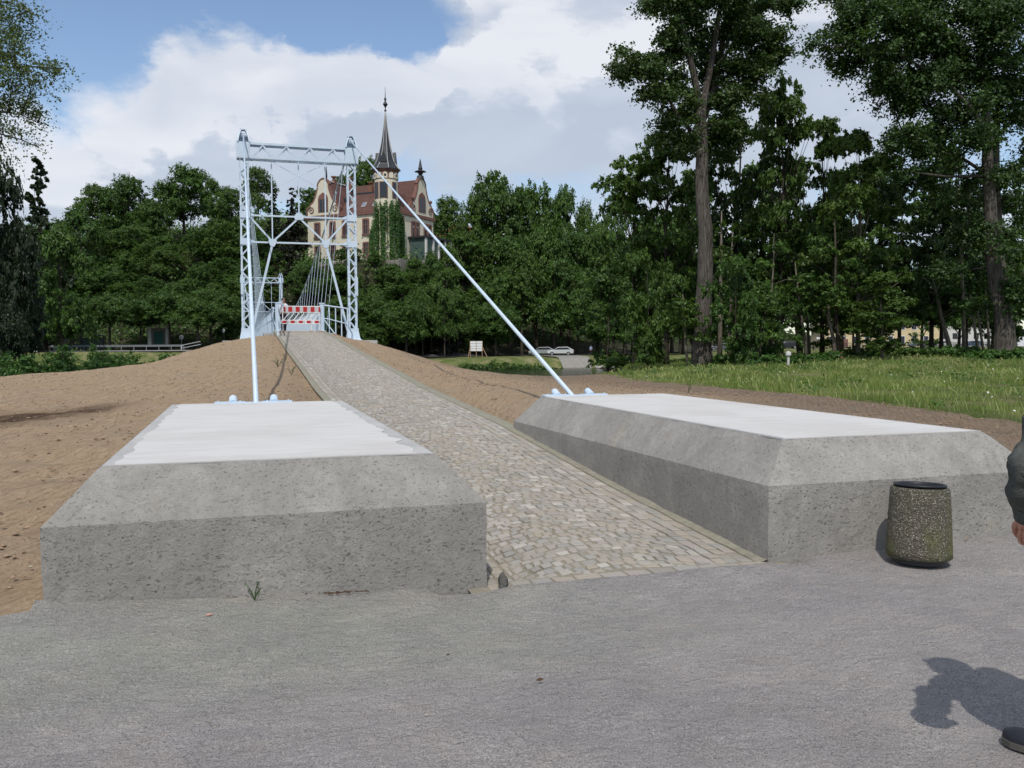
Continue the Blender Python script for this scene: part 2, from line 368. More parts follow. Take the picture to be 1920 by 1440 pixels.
class MB:
    def __init__(s): s.v = []; s.f = []
    def add(s, vs, fs):
        n = len(s.v); s.v += [tuple(q) for q in vs]; s.f += [tuple(i+n for i in f) for f in fs]; return s
    def box(s, c, d, rz=0., M=None):
        x, y, z = d[0]/2, d[1]/2, d[2]/2
        vs = [Vector((a*x, b*y, e*z)) for a in (-1, 1) for b in (-1, 1) for e in (-1, 1)]
        rot = M or Matrix.Rotation(rz, 3, 'Z')
        vs = [rot @ v + Vector(c) for v in vs]
        return s.add(vs, [(0, 1, 3, 2), (4, 6, 7, 5), (0, 4, 5, 1), (2, 3, 7, 6), (0, 2, 6, 4), (1, 5, 7, 3)])
    def bar(s, a, b, w, h=None, up=(0, 0, 1)):           # rectangular bar from a to b
        a, b = Vector(a), Vector(b); h = h or w; d = (b-a); L = d.length; d.normalize()
        u = Vector(up)
        if abs(d.dot(u)) > .95: u = Vector((0, 1, 0))
        x = d.cross(u).normalized(); y = x.cross(d)
        M = Matrix((x, d, y)).transposed()
        return s.box((a+b)/2, (w, L, h), M=M)
    def tube(s, pts, rad, seg=8, cap=True):
        pts = [Vector(p) for p in pts]; n = len(pts)
        if isinstance(rad, (int, float)): rad = [rad]*n
        vs = []; fs = []; ref = None
        for i, p in enumerate(pts):
            d = (pts[min(i+1, n-1)]-pts[max(i-1, 0)]).normalized()
            if ref is None:
                ref = d.cross(Vector((0, 0, 1)) if abs(d.z) < .9 else Vector((0, 1, 0))).normalized()
            ref = (ref-d*ref.dot(d)).normalized(); o = d.cross(ref)
            for k in range(seg):
                t = 2*math.pi*k/seg; vs.append(p+(ref*math.cos(t)+o*math.sin(t))*rad[i])
        for i in range(n-1):
            for k in range(seg):
                k2 = (k+1) % seg; fs.append((i*seg+k, i*seg+k2, (i+1)*seg+k2, (i+1)*seg+k))
        if cap: fs.append(tuple(range(seg-1, -1, -1))); fs.append(tuple((n-1)*seg+k for k in range(seg)))
        return s.add(vs, fs)
    def lathe(s, prof, c=(0, 0, 0), seg=16, cap=True):   # prof: (radius, z)
        vs = []; fs = []; n = len(prof)
        for r_, z in prof:
            for k in range(seg):
                t = 2*math.pi*k/seg; vs.append((c[0]+r_*math.cos(t), c[1]+r_*math.sin(t), c[2]+z))
        for i in range(n-1):
            for k in range(seg):
                k2 = (k+1) % seg; fs.append((i*seg+k, i*seg+k2, (i+1)*seg+k2, (i+1)*seg+k))
        if cap: fs.append(tuple(range(seg-1, -1, -1))); fs.append(tuple((n-1)*seg+k for k in range(seg)))
        return s.add(vs, fs)
    def prism(s, poly, o, ux, uy, un, t):               # polygon in (ux,uy) plane at o, thickness t along un
        o, ux, uy, un = Vector(o), Vector(ux), Vector(uy), Vector(un); n = len(poly)
        a = [o+ux*p[0]+uy*p[1] for p in poly]; b = [q+un*t for q in a]
        fs = [tuple(range(n)), tuple(range(2*n-1, n-1, -1))]+[(i, i+n, (i+1) % n+n, (i+1) % n) for i in range(n)]
        return s.add(a+b, fs)
    def sphere(s, c, r_, seg=10, rings=6, sc=(1, 1, 1)):
        prof = [(math.sin(math.pi*i/rings)*r_, -math.cos(math.pi*i/rings)*r_) for i in range(rings+1)]
        prof[0] = (r_*.02, -r_); prof[-1] = (r_*.02, r_)
        vs = []; m2 = MB().lathe(prof, seg=seg)
        return s.add([(c[0]+v[0]*sc[0], c[1]+v[1]*sc[1], c[2]+v[2]*sc[2]) for v in m2.v], m2.f)
    def mesh(s, name, smooth=False, fix=True):
        me = bpy.data.meshes.new(name); me.from_pydata(s.v, [], s.f); me.update()
        if fix:
            bm = bmesh.new(); bm.from_mesh(me); bmesh.ops.recalc_face_normals(bm, faces=bm.faces); bm.to_mesh(me); bm.free()
        if smooth:
            me.polygons.foreach_set('use_smooth', [True]*len(me.polygons))
        return me
    def build(s, name, mat, parent=None, smooth=False, bevel=0., loc=None):
        o = link(name, s.mesh(name, smooth), mat, parent, loc)
        if bevel:
            b = o.modifiers.new('bevel', 'BEVEL'); b.width = bevel; b.segments = 2; b.limit_method = 'ANGLE'
        return o
def thing(name, mb, mat, label, cat, group=None, **k):
    return tag(mb.build(name, mat, **k), label, cat, group)

# ------------------------------------------------------------------ terrain
PY = [-50, 5.9, 8.5, 12.9, 19.8, 23.1, 30.7, 38, 44.9, 60]; PZ = [-.05, -.05, .10, .42, .76, .99, 1.48, 2.0, 2.45, 2.5]
def zpath(Y): return np.interp(Y, PY, PZ)
CTRL = np.array([
 (-8, -6, 0), (0, -6, 0), (8, -6, 0), (-4, 0, 0), (0, 0, 0), (4, 0, 0), (10, 0, 0), (-2, 3, .02), (1.5, 3.5, 0), (4, 4, -.01), (20, -4, 0), (25, 3, .05),
 (-1.2, 5.85, .075), (0, 5.85, .0), (1.6, 5.85, -.06), (2.7, 5.85, -.055), (3.85, 5.85, -.052), (5.5, 5.85, -.028), (7, 5.7, 0), (-3, 5.5, -.05), (-1.5, 6.1, .03), (-6, 5, -.05),
 (-3.5, 8, .12), (-1.5, 8, .25), (-1.5, 10.5, .5), (-1.3, 12.3, .7), (0, 12.9, .78), (1.2, 13, .74), (-3.5, 15, .53), (-2.4, 20, .61), (-8, 18, .5), (-7, 30, .79),
 (-4.3, 36, .91), (-3.1, 38, .96), (-2, 40, 1.48), (-.9, 44, 1.96), (-.1, 44, 2.02), (1.0, 44.5, 2.35), (1, 38, 2.0), (.6, 30, 1.45), (.6, 23, 1.0), (.5, 18, .85), (-1, 25, .85), (-1.5, 32, 1.2),
 (4.4, 13, .52), (5.2, 13, .74), (6.5, 12.9, .84), (5, 20, .8), (5, 30, 1.35), (4.8, 38, 1.9), (5, 44, 2.02), (6.2, 44, 1.93), (8, 40, 1.09), (9.5, 36, .52), (9.8, 33, .42), (7, 25, .75), (7, 30, .85), (7.5, 18, .7),
 (6.8, 12, .72), (6.8, 9, .45), (6.9, 7, .2), (8, 6, .08), (10, 13, .55), (11.3, 11, .33), (9, 8, .15), (14, 8, .12), (20, 9, .2), (15.7, 36, .44), (18, 43, .0), (15, 40, .15), (21, 40, .42), (25, 46, .5), (30, 46, .9), (36, 48, 1.0), (30, 25, .5), (18, 18, .42), (13, 25, .45),
 (-7, 36, .55), (-8, 44, -.6), (-4, 44, .9), (-3, 48, .2), (-18, 35, .2), (-16, 24, .4), (8, 46, .6), (10, 42, 0), (13, 44, -.3), (40, 20, .5), (45, 45, 1.0), (-20, 0, 0), (-25, 12, .2), (40, 0, .1), (2.7, 48, 1.9), (2.7, 52, 0), (50, 30, .8)], float)
def _phi(r): return r
_d = np.hypot(CTRL[:, None, 0]-CTRL[None, :, 0], CTRL[:, None, 1]-CTRL[None, :, 1])
_A = np.block([[_phi(_d)+np.eye(len(CTRL))*-0.02, np.c_[np.ones(len(CTRL)), CTRL[:, :2]]], [np.c_[np.ones(len(CTRL)), CTRL[:, :2]].T, np.zeros((3, 3))]])
_w = np.linalg.solve(_A, np.r_[CTRL[:, 2], 0, 0, 0])
def sstep(a, b, x):
    t = np.clip((x-a)/(b-a), 0, 1); return t*t*(3-2*t)
def near_bank(X): return np.where(X < 19, 47.0, 47+14*sstep(19, 27, X)) + 1.2*np.sin(X*.31)
def far_bank_y(X): return 119 + 2.0*np.sin(X*.09) - 1.5*np.sin(X*.021)
def hterr(X, Y, detail=True):
    X = np.atleast_1d(np.asarray(X, float)); Y = np.atleast_1d(np.asarray(Y, float))
    Xc = np.clip(X, -25, 50); Yc = np.clip(Y, -8, 50)
    z = np.zeros_like(X)
    for i in range(0, len(X), 20000):
        a = Xc[i:i+20000]; b = Yc[i:i+20000]
        r_ = np.hypot(a[:, None]-CTRL[None, :, 0], b[:, None]-CTRL[None, :, 1])
        z[i:i+20000] = _phi(r_)@_w[:-3] + _w[-3] + a*_w[-2] + b*_w[-1]
    # level under and beside the path
    k = 1-sstep(1.35, 2.0, np.abs(X-2.715)); k = k*sstep(6.0, 6.6, Y)*(1-sstep(46, 49, Y))
    z = z*(1-k) + (zpath(Y)-.02)*k
    # river bed, banks
    nb = near_bank(X); z = z*(1-sstep(nb-5, nb, Y)) + (-1.0)*sstep(nb-5, nb, Y)
    z = np.where(Y > nb, -1.0-1.2*sstep(nb, nb+3, Y), z)
    fb = far_bank_y(X)
    level = .05 + 1.2*(1-sstep(8, 26, X)) + .9*sstep(55, 120, X)
    zf = -2.2 + (level+2.2)*sstep(fb-2, fb+5, Y)
    # wooded hill
    y0 = 139 + 26*sstep(28, 62, X) + 20*sstep(70, 110, X) + 24*sstep(4, 60, -X)
    hill = 23*sstep(y0, y0+56, Y)*(1-sstep(75, 150, X)*.85)*(1+.12*np.sin(X*.05+1))
    zf = zf + hill + 1.6*np.sin(X*.13)*np.sin(Y*.11)*sstep(y0, y0+20, Y)
    # villa terrace
    tx, ty = X-22., Y-168.
    kt = 1-sstep(13, 22, np.hypot(tx, ty)); zf = zf*(1-kt) + 16.6*kt
    z = np.where(Y > 90, zf, z)
    return z
def hz(X, Y): return float(hterr(X, Y)[0])

def nz2(X, Y, sc, seed=0.):
    return np.array([noise.noise(Vector((x*sc+seed, y*sc, seed))) for x, y in zip(X, Y)])

def axis(parts):
    o = [parts[0][0]]
    for a, b, st in parts:
        n = max(1, int(round((b-a)/st))); o += list(np.linspace(a, b, n+1)[1:])
    return np.array(o)
def sgn_zone(X, Y):
    """0 gravel 1 soil 2 grass 3 floor"""
    n = nz2(X, Y, .9, 3.)*.35 + nz2(X, Y, 3.1, 8.)*.15
    # gravel / soil edge on the left, and behind the right block
    gl = 5.95 + np.where(X < -1.1, .28*(X+1.1)*.35, 0)
    gravel = (Y < gl + n*.22) | ((Y < 6.05) & (X > 1.0) & (X < 6.6))
    # soil/grass edge on the right: from the near right (15,9) to (17,40)
    ex = np.interp(Y, [0, 5, 9, 12, 15, 20, 26, 32, 38, 46], [11, 10.5, 11.4, 11.9, 11.6, 11.4, 12.4, 14.2, 16.2, 20]) + n*1.5
    grass = (X > ex) & (Y > 6.8+n*.6)
    grass |= (Y > 42) & (X > 10.5)
    grass |= (X < -5) & (Y > 36 + n*2 + (X+5)*.18)
    z = np.where(gravel, 0, np.where(grass, 2, 1))
    return z
def build_near():
    xs = axis([(-60, -12, 4), (-12, -5, .6), (-5, 12.5, .14), (12.5, 24, .4), (24, 46, 1.0), (46, 120, 6)])
    ys = axis([(-12, 2, 1), (2, 14.5, .14), (14.5, 30, .25), (30, 50, .45), (50, 66, 1.0)])
    X, Y = np.meshgrid(xs, ys); sh = X.shape; X = X.ravel(); Y = Y.ravel()
    # shift a grid line onto the front face of the blocks
    Z = hterr(X, Y)
    zn = sgn_zone(X, Y)
    n1 = nz2(X, Y, .45, 1.); n2 = nz2(X, Y, 1.9, 5.); n3 = nz2(X, Y, 5.2, 9.)
    inpath = (np.abs(X-2.715) < 1.5) & (Y > 5.8) & (Y < 50)
    edge_l = sstep(0, .5, np.abs(X-2.715)-1.2)
    amp = np.where(zn == 0, .012, np.where(zn == 1, .05, .06))
    Z = Z + amp*(n1*1.2 + n2*.7 + n3*.45)*np.where(Y > 6, edge_l, 1)
    # raked furrows and a rut in the bare soil
    rake = np.sin((X*.8+Y*1.35)*5.5 + n1*5)*.022
    Z += np.where((zn == 1) & (X < 0), rake, 0)
    cr = sstep(.5, 0, np.abs(Y-(14.2+.22*(X+4)+n1*.3)))*(X < -1.8)*(zn == 1); Z -= .06*cr
    Z[inpath] -= .05
    Z += .034*(1-sstep(.95, 1.25, np.abs(X-2.715)))*sstep(5.3, 5.6, Y)*(Y < 5.85)
    idx = np.arange(len(X)).reshape(sh)
    me_v = np.c_[X, Y, Z]
    # attributes: R = greenish dust on gravel, G = mauve soil, B = dark brown patch
    A = np.zeros((len(X), 4), np.float32); A[:, 3] = 1
    A[:, 0] = sstep(1.0, .1, np.abs(Y-5.1)-.3)*sstep(3.6, .5, X)*.9*(n2*.5+.75).clip(0, 1)
    A[:, 1] = sstep(5.5, 10, X + n1*1.5)
    A[:, 2] = sstep(1.0, .2, np.abs(Y-(14.6+.34*(X+4)))/(2.3+.6*n2))*sstep(-1.4, -2.4, X)*(zn == 1)
    q = np.stack([idx[:-1, :-1], idx[:-1, 1:], idx[1:, 1:], idx[1:, :-1]], -1).reshape(-1, 4)
    zf = zn[q]; fz = np.where((zf == 0).sum(1) >= 3, 0, np.where((zf == 2).sum(1) >= 2, 2, 1))
    for z_, name, mat, lab in ((0, 'gravel_plaza', 'gravel', 'grey crushed gravel forecourt in front of the concrete blocks'),
                          (1, 'soil_embankment', 'soil', 'bare brown earth banked up on both sides of the path'),
                          (2, 'grass_verge', 'grass_ground', 'rough green verge under the trees')):
        qq = q[fz == z_]; used = np.unique(qq); rm = np.full(len(X), -1); rm[used] = np.arange(len(used))
        me = bpy.data.meshes.new(name); me.from_pydata(me_v[used].tolist(), [], rm[qq].tolist())
        ca = me.color_attributes.new('zone', 'FLOAT_COLOR', 'POINT'); ca.data.foreach_set('color', A[used].ravel())
        me.polygons.foreach_set('use_smooth', [True]*len(me.polygons)); me.update()
        tag(link(name, me, mat), lab, kind='structure')
build_near()
def build_far():
    xs = axis([(-700, -120, 40), (-120, -40, 5), (-40, 130, 2), (130, 300, 10), (300, 900, 50)])
    ys = axis([(100, 126, 1.0), (126, 215, 2), (215, 300, 10), (300, 1500, 100)])
    X, Y = np.meshgrid(xs, ys); sh = X.shape; X = X.ravel(); Y = Y.ravel(); Z = hterr(X, Y)
    n1 = nz2(X, Y, .09, 2.); n2 = nz2(X, Y, .35, 4.)
    hillk = sstep(3, 8, Z)
    Z = Z + n1*.25 + n2*.08 + hillk*(n1*2.5+n2*1.2)
    idx = np.arange(len(X)).reshape(sh); q = np.stack([idx[:-1, :-1], idx[:-1, 1:], idx[1:, 1:], idx[1:, :-1]], -1).reshape(-1, 4)
    y0 = 137 + 26*sstep(28, 62, X) + 20*sstep(70, 110, X)
    hz_ = (Y > y0-3) | (X < 9) & (Y > 124)
    fh = hz_[q].sum(1) >= 2
    V = np.c_[X, Y, Z]
    for sel, name, mat in ((~fh, 'far_bank', 'grass_ground'), (fh, 'wooded_hill', 'forest_floor')):
        qq = q[sel]; used = np.unique(qq); rm = np.full(len(X), -1); rm[used] = np.arange(len(used))
        me = bpy.data.meshes.new(name); me.from_pydata(V[used].tolist(), [], rm[qq].tolist())
        me.polygons.foreach_set('use_smooth', [True]*len(me.polygons)); me.update()
        tag(link(name, me, mat), kind='structure')
build_far()
# wide ground sheet to the horizon, below everything, and the river
mb = MB().add([(-2500, -2500, -3), (2500, -2500, -3), (2500, 3500, -3), (-2500, 3500, -3)], [(0, 1, 2, 3)])
tag(mb.build('river_bed', 'forest_floor'), kind='structure')
mb = MB().add([(-900, 44, -1.28), (1200, 44, -1.28), (1200, 128, -1.28), (-900, 128, -1.28)], [(0, 1, 2, 3)])
tag(mb.build('river', 'river_water'), kind='structure')
# slipway and roads on the far bank
def strip(name, pts, mat, lift=.05, sub=2.0):
    vs = []; fs = []
    for i in range(len(pts)-1):
        (x0, y0, w0), (x1, y1, w1) = pts[i], pts[i+1]
        n = max(1, int(math.hypot(x1-x0, y1-y0)/sub))
        for k in range(n+(i == len(pts)-2)):
            t = k/n; x, y, w = x0+(x1-x0)*t, y0+(y1-y0)*t, w0+(w1-w0)*t
            d = Vector((x1-x0, y1-y0, 0)).normalized(); nn = Vector((-d.y, d.x, 0))
            for s_ in (-1, -.33, .33, 1):
                p = Vector((x, y, 0))+nn*w/2*s_; vs.append((p.x, p.y, hz(p.x, p.y)+lift+.12))
    for i in range(len(vs)//4-1):
        for j in range(3): fs.append((i*4+j, i*4+j+1, i*4+5+j, i*4+4+j))
    return tag(MB().add(vs, fs).build(name, mat), kind='structure')
def flat_at(px, py, z=None):   # ground point on the far bank seen at a pixel
    d = FW + RT*((px-960)/FPX) - UP*((py-720)/FPX)
    t = (100)/d.y
    while t < 400:
        p = CAM+d*t
        if p.z < hz(p.x, p.y)+.1: return p
        t += .5
    return CAM+d*150
_s = [at(1102, 700, 117), at(1090, 690, 122), at(1068, 682, 132), at(1045, 674, 148)]
strip('slipway', [(p.x, p.y, w) for p, w in zip(_s, (3.4, 3.8, 5.0, 6.5))], 'pale_path')
strip('riverside_road', [(10, 128, 4), (30, 141, 4), (50, 151, 6), (80, 158, 6), (115, 164, 6), (170, 172, 6)], 'asphalt')
strip('bank_road', [(-60, 130, 6), (-20, 131, 6), (8, 131, 6)], 'asphalt')

# ------------------------------------------------------------------ cobbled path
XL, XR = 1.60, 3.83
def pz(x, y):
    return float(zpath(y)) + .02*(1-((x-2.715)/1.115)**2)
def build_path():
    ys = axis([(5.79, 46, .35)])
    vs = []; fs = []
    for y in ys:
        for x in (XL-.14, XL, 2.715, XR, XR+.14): vs.append((x, y, pz(min(max(x, XL), XR), y)-.019))
    for i in range(len(ys)-1):
        for j in range(4): fs.append((i*5+j, i*5+j+1, i*5+6+j, i*5+5+j))
    base = tag(MB().add(vs, fs).build('cobbled_path', 'joint_sand', smooth=True), kind='structure')
    stones = []
    def stone(cn, hgt):        # cn: 4 corners (x,y) ccw
        cx = sum(c[0] for c in cn)/4; cyy = sum(c[1] for c in cn)/4
        vs = []; t = random.random()
        tl = (random.uniform(-.05, .05), random.uniform(-.05, .05))
        for sc, dz in ((1., -.05), (.985, hgt-.006), (.80, hgt)):
            for (x, y) in cn:
                X = cx+(x-cx)*sc; Y = cyy+(y-cyy)*sc
                vs.append((X, Y, pz(min(max(X, XL), XR), Y)-.02+dz+tl[0]*(X-cx)+tl[1]*(Y-cyy)))
        fs = [(0, 1, 5, 4), (1, 2, 6, 5), (2, 3, 7, 6), (3, 0, 4, 7), (4, 5, 9, 8), (5, 6, 10, 9), (6, 7, 11, 10), (7, 4, 8, 11), (8, 9, 10, 11)]
        stones.append((cyy, vs, fs, t))
    def jit(a): return random.uniform(-a, a)
    # edge courses: three straight rows along each side, rows run lengthwise
    gap = .007
    def course(x0, x1, y0, y1, ln):
        y = y0
        while y < y1:
            l_ = ln*random.uniform(.85, 1.25); y2 = min(y+l_, y1)
            g = gap
            stone([(x0+g+jit(.005), y+g+jit(.005)), (x1-g+jit(.005), y+g+jit(.006)), (x1-g+jit(.005), y2-g+jit(.005)), (x0+g+jit(.005), y2-g+jit(.006))], random.uniform(.003, .014))
            y = y2
    YE = 45.5
    for k in range(2): course(XL+.105*k, XL+.105*(k+1), 5.98, YE, .12)
    for k in range(3): course(XR-.09-.105*(k+1), XR-.09-.105*k, 5.98, YE, .12)
    x = XL                                                # header row at the gravel
    while x < XR-.02:
        w = random.uniform(.15, .21); x2 = min(x+w, XR)
        if XR-x2 < .07: x2 = XR
        stone([(x+.007, 5.80+jit(.012)), (x2-.007, 5.80+jit(.012)), (x2-.007, 5.965), (x+.007, 5.965)], .010); x = x2
    # field: curved courses of small irregular setts, every course with its own joints
    a0, a1 = XL+.215, XR-.41
    def rowy(j, x):
        ph = (x-a0)/(a1-a0)
        return rows_[j] + .26*math.sin(math.pi*ph) + .10*ph + .022*noise.noise(Vector((x*3.1, j*.37, 2))) + .010*noise.noise(Vector((x*11, j*1.7, 5)))
    random.seed(5); rows_ = [5.60]
    while rows_[-1] < YE: rows_.append(rows_[-1]+random.uniform(.078, .108))
    for j in range(len(rows_)-1):
        x = a0; off = random.uniform(.04, .11)
        while x < a1-.01:
            x2 = x+(off if x == a0 else random.uniform(.07, .13))
            if a1-x2 < .05: x2 = a1
            sk = lambda: jit(.012)
            P = [(x+(0 if x == a0 else sk()), rowy(j, x)), (x2+(0 if x2 == a1 else sk()), rowy(j, x2)), (x2+(0 if x2 == a1 else sk()), rowy(j+1, x2)), (x+(0 if x == a0 else sk()), rowy(j+1, x))]
            P = [(p[0], max(p[1], 5.985)) for p in P]
            x = x2
            if P[2][1]-P[1][1] < .03 and P[3][1]-P[0][1] < .03: continue
            if min(p[1] for p in P) > YE: continue
            cx = sum(p[0] for p in P)/4; cyy = sum(p[1] for p in P)/4; g = random.uniform(.006, .011)
            Q = []
            for px_, py_ in P:
                dx, dy = px_-cx, py_-cyy; Q.append((cx+dx-math.copysign(min(g, abs(dx)*.5), dx)+jit(.003), cyy+dy-math.copysign(min(g, abs(dy)*.5), dy)+jit(.003)))
            stone(Q, random.uniform(.001, .013))
    random.seed(99)
    stones.sort(key=lambda s: s[0])
    for _, vs, fs, t in stones[:300]:
        me = bpy.data.meshes.new('cobblestone'); me.from_pydata(vs, [], fs); me.update()
        a = me.attributes.new('tint', 'FLOAT', 'POINT'); a.data.foreach_set('value', [t]*len(vs))
        link('cobblestone', me, 'granite_sett', base)
    mb = MB(); tt = []
    for _, vs, fs, t in stones[300:]: mb.add(vs, fs); tt += [t]*len(vs)
    me = mb.mesh('cobblestone', fix=False); a = me.attributes.new('tint', 'FLOAT', 'POINT'); a.data.foreach_set('value', tt)
    tag(link('cobblestone', me, 'granite_sett', base), kind='stuff')
    # mortar haunches along both edges
    for x0, x1, s_ in ((XL-.13, XL, -1), (XR, XR+.13, 1)):
        vs = []; fs = []; yy = axis([(5.93, 46, .12)])
        for y in yy:
            n = noise.noise(Vector((y*2.3, s_*5, 0)))*.03 + noise.noise(Vector((y*9, s_*5, 3)))*.012
            zi = pz(XR, y)
            out = (x0-abs(n) if s_ < 0 else x1+abs(n)+.02) if y > 12.7 else (x0 if s_ < 0 else x1)
            a, b = (out, x1) if s_ < 0 else (x0, out)
            if s_ > 0: a = XR-.075-n*.7
            for x in (a, (a+b)/2, b):
                h = (.035+n*.3 if abs(x-XL) > .05 else -.004) if s_ < 0 else (-.012 if x == a else (.012+n*.4 if x != b else .03+n*.5))
                vs.append((x, y, zi+h-(.05 if abs(x-out) < 1e-6 and y > 12.7 else 0)))
        for i in range(len(yy)-1):
            for j in range(2): fs.append((i*3+j, i*3+j+1, i*3+4+j, i*3+3+j))
        MB().add(vs, fs).build('mortar_edge', 'mortar', base, smooth=True)
build_path()

# ------------------------------------------------------------------ concrete anchor blocks
def anchor_block(name, s, Wb, label):
    Xi = 2.7155+s*1.1155; Xo = Xi+s*Wb; Y0, Y1 = 5.92, 12.61
    h1, h1b, h2f, h2b = .53, .51, .849, .882; cs, cf, cb = .30, .27, .38
    # rings from bottom to top: subdivided quads with small roughness
    def P(u, v, k):   # ring k at perimeter
        pass
    low = [(Xi, Y0), (Xo, Y0), (Xo, Y1), (Xi, Y1)]
    top = [(Xi+s*cs, Y0+cf), (Xo-s*cs, Y0+cf), (Xo-s*cs, Y1-cb), (Xi+s*cs, Y1-cb)]
    hl = [h1, h1, h1b, h1b]; ht = [h2f, h2f, h2b, h2b]
    bm = bmesh.new()
    def quad(a, b, c, d, n, m_):
        g = [[None]*(m_+1) for _ in range(n+1)]
        for i in range(n+1):
            for j in range(m_+1):
                u, v = i/n, j/m_
                p = (a*(1-u)+b*u)*(1-v)+(d*(1-u)+c*u)*v
                g[i][j] = bm.verts.new(p)
        for i in range(n):
            for j in range(m_): bm.faces.new((g[i][j], g[i+1][j], g[i+1][j+1], g[i][j+1]))
    for k in range(4):
        k2 = (k+1) % 4
        A = Vector((*low[k], -.35)); B = Vector((*low[k2], -.35)); Cc = Vector((*low[k2], hl[k2])); D = Vector((*low[k], hl[k]))
        n = int((A-B).length/.06)
        quad(A, B, Cc, D, n, 14)
        E_ = Vector((*top[k], ht[k])); F = Vector((*top[k2], ht[k2]))
        quad(D, Cc, F, E_, n, 8)
    quad(Vector((*top[0], ht[0])), Vector((*top[1], ht[1])), Vector((*top[2], ht[2])), Vector((*top[3], ht[3])), 30, 60)
    bmesh.ops.remove_doubles(bm, verts=bm.verts, dist=.004)
    bmesh.ops.recalc_face_normals(bm, faces=bm.faces); bm.normal_update()
    for ed in bm.edges:
        if len(ed.link_faces) == 2 and abs(ed.calc_face_angle(0)) > .25: ed.smooth = False
    offs = {}
    for v in bm.verts:
        p = v.co; d = noise.noise(p*3.1)*.006 + noise.noise(p*11)*.0035 + noise.noise(p*27)*.002
        edge = max((abs(e.calc_face_angle(0)) for e in v.link_edges if len(e.link_faces) == 2), default=0)
        if edge > .25: d -= .002+max(0, noise.noise(p*9)-.15)*.03
        if p.z > h1+.02 and edge < .2 and v.normal.z > .95: d *= .3
        offs[v] = v.normal*d*(.7 if edge > .25 else 1)
    for v, o in offs.items(): v.co += o
    me = bpy.data.meshes.new(name); bm.to_mesh(me); bm.free()
    me.polygons.foreach_set('use_smooth', [True]*len(me.polygons))
    me.update()
    body = link('block_body', me, 'rough_concrete')
    e = empty(name, (Xi, Y0, 0), label, 'concrete block', 'concrete blocks holding the bridge stays')
    body.parent = e; body.matrix_parent_inverse = Matrix.Translation((-Xi, -Y0, 0))
    # pale screed with ragged border
    def border(mgx_in, mgx_out, mgy0, mgy1, lift, nm, mat, rag):
        vs = []
        t = [Vector((*top[k], ht[k])) for k in range(4)]
        n = 60
        m_in, m_out = mgx_in, mgx_out
        xa, xb = Xi+s*(cs+m_in), Xo-s*(cs+m_out); ya, yb = Y0+cf+mgy0, Y1-cb-mgy1
        per = []
        for i in range(n): per.append((xa+(xb-xa)*i/n, ya, 0))
        for i in range(n*2): per.append((xb, ya+(yb-ya)*i/n/2, 1))
        for i in range(n): per.append((xb+(xa-xb)*i/n, yb, 2))
        for i in range(n*2): per.append((xa, yb+(ya-yb)*i/n/2, 3))
        for x, y, k in per:
            r_ = (noise.noise(Vector((x*3.3, y*3.3, s*7.)))*.9+noise.noise(Vector((x*11, y*11, s*3.)))*.18)*rag
            if k == 3: x += s*r_*2.0
            if k == 1: x -= s*r_*1.2
            if k == 0: y += abs(r_)*.15
            z = h2f+(h2b-h2f)*(y-Y0-cf)/(Y1-cb-Y0-cf)+lift
            vs.append((x, y, z))
        n_ = len(vs); vs += [(x, y, z-lift-.02) for x, y, z in vs]
        fs = [tuple(range(n_))]+[(i, (i+1) % n_, (i+1) % n_+n_, i+n_) for i in range(n_)]
        o = MB().add(vs, fs).build(nm, mat, e); o.matrix_parent_inverse = Matrix.Translation((-Xi, -Y0, 0))
    border(.012, .012, .012, .012, .006, 'grey_margin', 'smooth_concrete', .0)
    if s < 0: border(.13, .10, .015, .02, .011, 'pale_top', 'pale_screed', .05)
    else: border(.03, .08, .02, .02, .011, 'pale_top', 'pale_screed', .015)
anchor_block('concrete_block', -1, 2.7836, 'low grey concrete block left of the cobbled path with sloping edges and pale top')
anchor_block('concrete_block', 1, 2.6025, 'grey concrete block right of the cobbled path with a waste bin before it')

